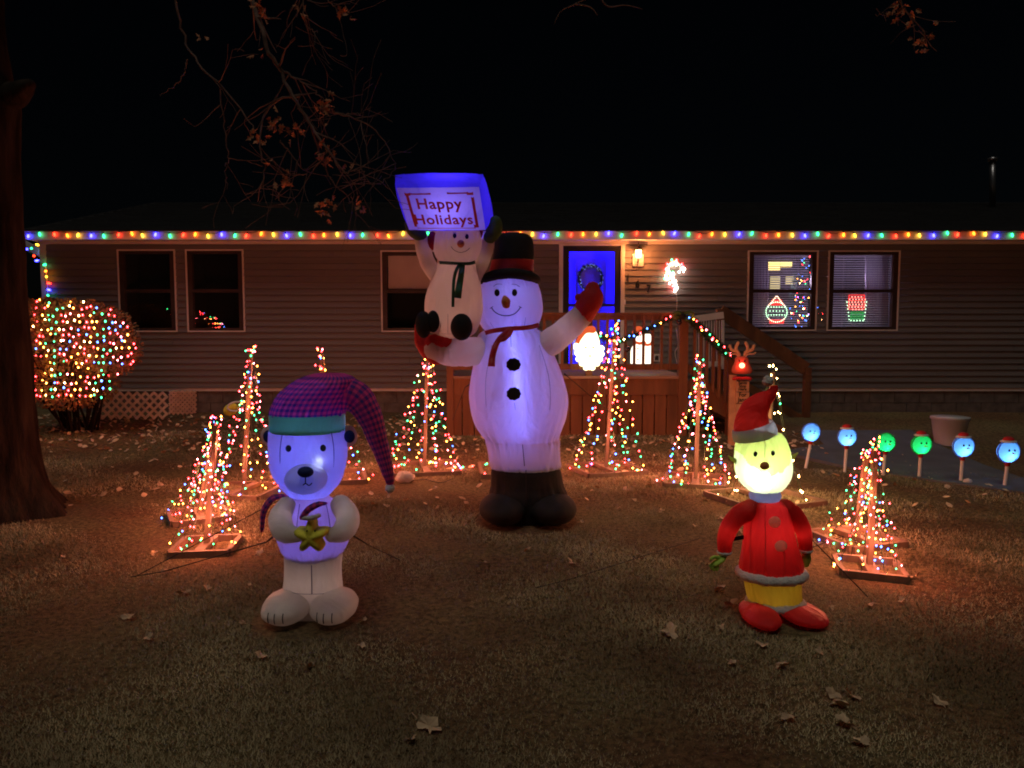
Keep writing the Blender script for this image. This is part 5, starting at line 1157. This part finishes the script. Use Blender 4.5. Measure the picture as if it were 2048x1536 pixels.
for (a, hw, off_, ln_) in ((1519, 37, -.10, .19), (1604, 49, -.08, .17)):
    c = P(a, 1237, YE + off_); zb_ = gz(c.x, c.y); hz = (P(a, 1208, YE + off_).z - zb_) / 2; c.z = zb_ + hz - .006
    MB().ell(c, hw * S(YE + off_), ln_, hz, 0, 32, 20, Matrix.Rotation(.12 if a > 1560 else 0, 3, 'Y'), .05).build('boot', 'red_boot', elf, True)
bsh = Loft([(1204, 1503, 1598), (1215, 1500, 1602), (1235, 1498, 1610), (1246, 1500, 1608)], YE, .78, 10, 36); bsh.build('boot_shaft', 'red_boot', elf)
lamp(P(1540, 1065, YE), .9, (1, .7, .6), elf, .04); lamp(P(1545, 1180, YE), .35, (1, .85, .6), elf, .03); lamp(P(1519, 1237, YE - .12), .12, (1, .8, .7), elf, .02); lamp(P(1606, 1237, YE - .1), .12, (1, .8, .7), elf, .02); lamp(P(1455, 1065, YE - .05), .12, (1, .7, .6), elf, .02); lamp(P(1606, 1062, YE - .02), .10, (1, .7, .6), elf, .02); lamp(P(1530, 994, YE), .16, (.5, .6, 1), elf, .02); lamp(P(1527, 925, YE - .02), 1.5, (.9, 1, .8), elf, .02); lamp(P(1522, 956, YE - .10), 1.0, (.9, 1, .85), elf, .02); lamp(P(1530, 1020, YE), .5, (.7, .8, 1), elf, .02)  # coat, trouser, boot and sleeve lamps are added to brighten the cloth
MB().bar(P(1466, 1078, YE), P(1488, 1074, YE), .012, .02).build('strap', 'black_cloth', elf)
MB().tube([P(1600, 1066, YE), P(1625, 1080, YE + .1), G(1735, 1200) + Vector((0, 0, .02))], .003, 6).build('tether', 'rope', elf)

# ------------------------------------------------------------------ cables on the lawn
def cable(pts, label, r_=.004):
    q = spline(pts, 50); ps = []
    for a, b_ in q: g = G(a, b_); g.z += .014; ps.append(g)
    return tag(MB().tube(ps, r_, 6).build('power_cable', 'rope'), label, 'cable')
cable([(1070, 1180), (1120, 1168), (1180, 1150), (1290, 1115), (1400, 1080)], 'thin dark cable crossing the dim lawn left of the red coated figure', .0025)
cable([(815, 965), (850, 962), (880, 968), (905, 960)], 'dark cable curling beside the white rock')
cable([(1690, 1075), (1620, 1100), (1560, 1130), (1500, 1030)], 'dark cable running behind the red coated figure to the right light trees')

# ------------------------------------------------------------------ grass and fallen leaves
EXC = [(gs.x, YS_ - .1, .42), (P(623, 1200, YB_).x, YB_ - .08, .30), (P(1560, 1200, YE).x, YE - .05, .26)]
rg = np.random.default_rng(5); NB = 520000
d = rg.uniform(0, 1, NB); Yv = 2.2 * (10.6 / 2.2) ** (d ** .85); Xv = rg.uniform(-.78, .78, NB) * Yv * 1.0
cl_ = np.zeros(NB)
fx = [rg.uniform(.8, 4, 8), rg.uniform(.8, 4, 8), rg.uniform(0, 6, 8)]
for a, b_, c in zip(*fx): cl_ += np.sin(Xv * a + Yv * b_ + c + 1.5 * np.sin(Yv * a * .7))
keep = rg.uniform(0, 1, NB) < (.62 + .20 * cl_)
for ex, ey, er in EXC: keep &= ((Xv - ex) ** 2 + (Yv - ey) ** 2) > er * er
keep &= ~((Xv > 3.2) & (Yv > 8.45 - (Xv - 3.3) * .28))
Xv, Yv, cl_ = Xv[keep], Yv[keep], cl_[keep]; n = len(Xv)
# ground height in numpy by bilinear lookup of gz
gx = np.arange(-10, 10.01, .1); gy = np.arange(1.8, 11, .1); GZ = np.array([[gz(float(x), float(y)) for x in gx] for y in gy])
ix = np.clip(((Xv + 10) / .1), 0, len(gx) - 1.01); iy = np.clip((Yv - 1.8) / .1, 0, len(gy) - 1.01); i0 = ix.astype(int); j0 = iy.astype(int); fx_, fy_ = ix - i0, iy - j0
Zv = GZ[j0, i0] * (1 - fx_) * (1 - fy_) + GZ[j0, i0 + 1] * fx_ * (1 - fy_) + GZ[j0 + 1, i0] * (1 - fx_) * fy_ + GZ[j0 + 1, i0 + 1] * fx_ * fy_
az = rg.uniform(0, 6.283, n); ln_ = rg.uniform(.010, .029, n) * np.clip(1 + .12 * cl_, .35, 1.9) * (.8 + .05 * Yv); el = rg.uniform(.15, 1.1, n); wd = rg.uniform(.0012, .0026, n) * (.7 + Yv * .16)
base = np.stack([Xv, Yv, Zv - .003], 1); tip = base + np.stack([np.cos(az) * np.cos(el) * ln_, np.sin(az) * np.cos(el) * ln_, np.sin(el) * ln_ + .003], 1); sdv = np.stack([-np.sin(az) * wd, np.cos(az) * wd, np.zeros(n)], 1)
co = np.empty((n, 3, 3), dtype=np.float32); co[:, 0] = base - sdv; co[:, 1] = base + sdv; co[:, 2] = tip
me = bpy.data.meshes.new('grass'); me.vertices.add(n * 3); me.vertices.foreach_set('co', co.reshape(-1)); me.loops.add(n * 3); me.loops.foreach_set('vertex_index', np.arange(n * 3, dtype=np.int32)); me.polygons.add(n); me.polygons.foreach_set('loop_start', np.arange(0, n * 3, 3, dtype=np.int32)); me.update(); me.validate(); me.materials.append(M['grass'])
tag(link('grass', me), 'short dry brown lawn grass', 'grass', kind='stuff')
def leaf_verts(size, seed):
    r_ = random.Random(seed); out = []; n = 22
    for i in range(n):
        a = 6.2832 * i / n; lob = .62 + .38 * abs(math.cos(a * 2.5 + .3)) + r_.uniform(-.1, .1); x = size * .5 * lob * math.cos(a); y = size * .30 * lob * math.sin(a) * (1 + .4 * math.sin(a * 5)); out.append(Vector((x, y, size * (.10 * math.sin(a * 2 + seed) + .07 * r_.random()) + .012)))
    return out
lms = []
for s_ in range(5):
    v = leaf_verts(.10, s_); mb = MB().add([Vector((0, 0, .006))] + v, [(0, 1 + i, 1 + (i + 1) % 22) for i in range(22)]); mb.tube([(-.05, 0, .012), (-.075, .006, .02)], .0015, 4)
    me = bpy.data.meshes.new('fallen_leaf'); me.from_pydata(mb.v, [], mb.f); me.materials.append(M['fallen_leaf']); lms.append(me)
spots = [(1340, 1272, 1.35, 'large tan oak leaf lying curled on the dim lawn left of the red boots'), (860, 1460, 1.2, 'reddish curled leaf at the bottom centre of the lawn'), (1440, 1185, 1.2, 'pale lobed leaf on the dark patch left of the red coated figure'), (1465, 1215, 1.3, 'pale lobed leaf touching the left red boot'),
         (260, 1240, 1.0, 'pale leaf on the dim lawn left of the nightcap figure, higher of two'), (298, 1281, .8, 'small pale leaf on the dim lawn left of the nightcap figure, lower of two'), (368, 1192, .9, 'pale leaf below the front left light tree base'), (1525, 1296, .8, 'greenish leaf on the lawn just below the red boots'), (1680, 1418, 1.0, 'pale green leaf in the cluster at lower right'), (1690, 1455, 1.0, 'dull green leaf lowest in the lower right cluster'), (1580, 1445, .8, 'pale curled leaf left of the lower right cluster'), (1705, 1400, .8, 'tan leaf topmost in the lower right cluster'), (1665, 1395, .8, 'tan leaf at the left of the lower right cluster'), (1877, 1410, .8, 'lone tan leaf near the lower right edge of the lawn'), (1720, 1492, .8, 'tan upright leaf near the bottom right of the lawn'), (825, 1488, .7, 'small pale leaf beside the reddish leaf at the bottom')]
def leaf(px, py, sc, label):
    g = G(px, py); o_ = bpy.data.objects.new('fallen_leaf', rnd.choice(lms)); COL.objects.link(o_); o_.location = (g.x, g.y, g.z + .012); o_.rotation_euler = (rnd.uniform(-.5, .5), rnd.uniform(-.5, .5), rnd.uniform(0, 6.28)); o_.scale = (sc,) * 3; tag(o_, label, 'leaf', 'fallen leaves on the lawn'); return o_
for s_ in spots: leaf(*s_)
LMK = [('the boots of the big snowman', 1055, 1040, 130), ('the feet of the nightcap figure', 622, 1240, 130), ('the red boots', 1566, 1250, 120), ('the front left light tree', 412, 1105, 100), ('the front right light tree', 1738, 1150, 100),
       ('the light tree beside the porch stairs', 1390, 985, 90), ('the tallest light tree', 1212, 965, 90), ('the white rock', 812, 975, 60), ('the oak trunk', 60, 1060, 110), ('the warm white light tree', 1527, 1020, 80), ('the tall left light tree', 487, 1005, 70)]
for nm_, lx, ly, rr_ in LMK:
    for dn, ux, uy in (('to the left of', -1, .1), ('to the right of', 1, .1), ('in front and left of', -.7, .8), ('in front and right of', .7, .8), ('directly in front of', 0, .9)):
        px, py = lx + ux * rr_ * rnd.uniform(.8, 1.2), ly + uy * rr_ * rnd.uniform(.5, .9)
        if px < 60 or px > 2040 or (530 < px < 715 and 1000 < py < 1255) or (957 < px < 1153 and py < 1055) or (1480 < px < 1655 and 1000 < py < 1262) or rnd.random() < .15: continue
        leaf(px, py, rnd.uniform(.5, .9), 'small dry leaf ' + dn + ' ' + nm_)
lf = MB()
for k in range(2000):
    y = rnd.uniform(9.3, 11.7) if k % 9 else rnd.uniform(6.5, 9.5); x = rnd.uniform(-8, 4.0) if y > 9.3 else rnd.uniform(-5, 5)
    if YD - .02 < y and dx0 - .1 < x < dx1 + .1: continue
    c = Vector((x, y, gz(x, y) + .02)); a = rnd.random() * 6.28; s_ = rnd.uniform(.02, .05); u = Vector((math.cos(a) * s_, math.sin(a) * s_, rnd.uniform(-.01, .02))); v = Vector((-math.sin(a) * s_ * .5, math.cos(a) * s_ * .5, rnd.uniform(-.01, .02)))
    lf.add([c + u, c + v * .9 + u * .3, c + v - u * .4, c - u, c - v - u * .3, c - v * .8 + u * .4], [(0, 1, 2, 3, 4, 5)])
tag(lf.build('leaf_litter', 'fallen_leaf'), 'litter of small dry leaves gathered before the house', 'leaf litter', kind='stuff')
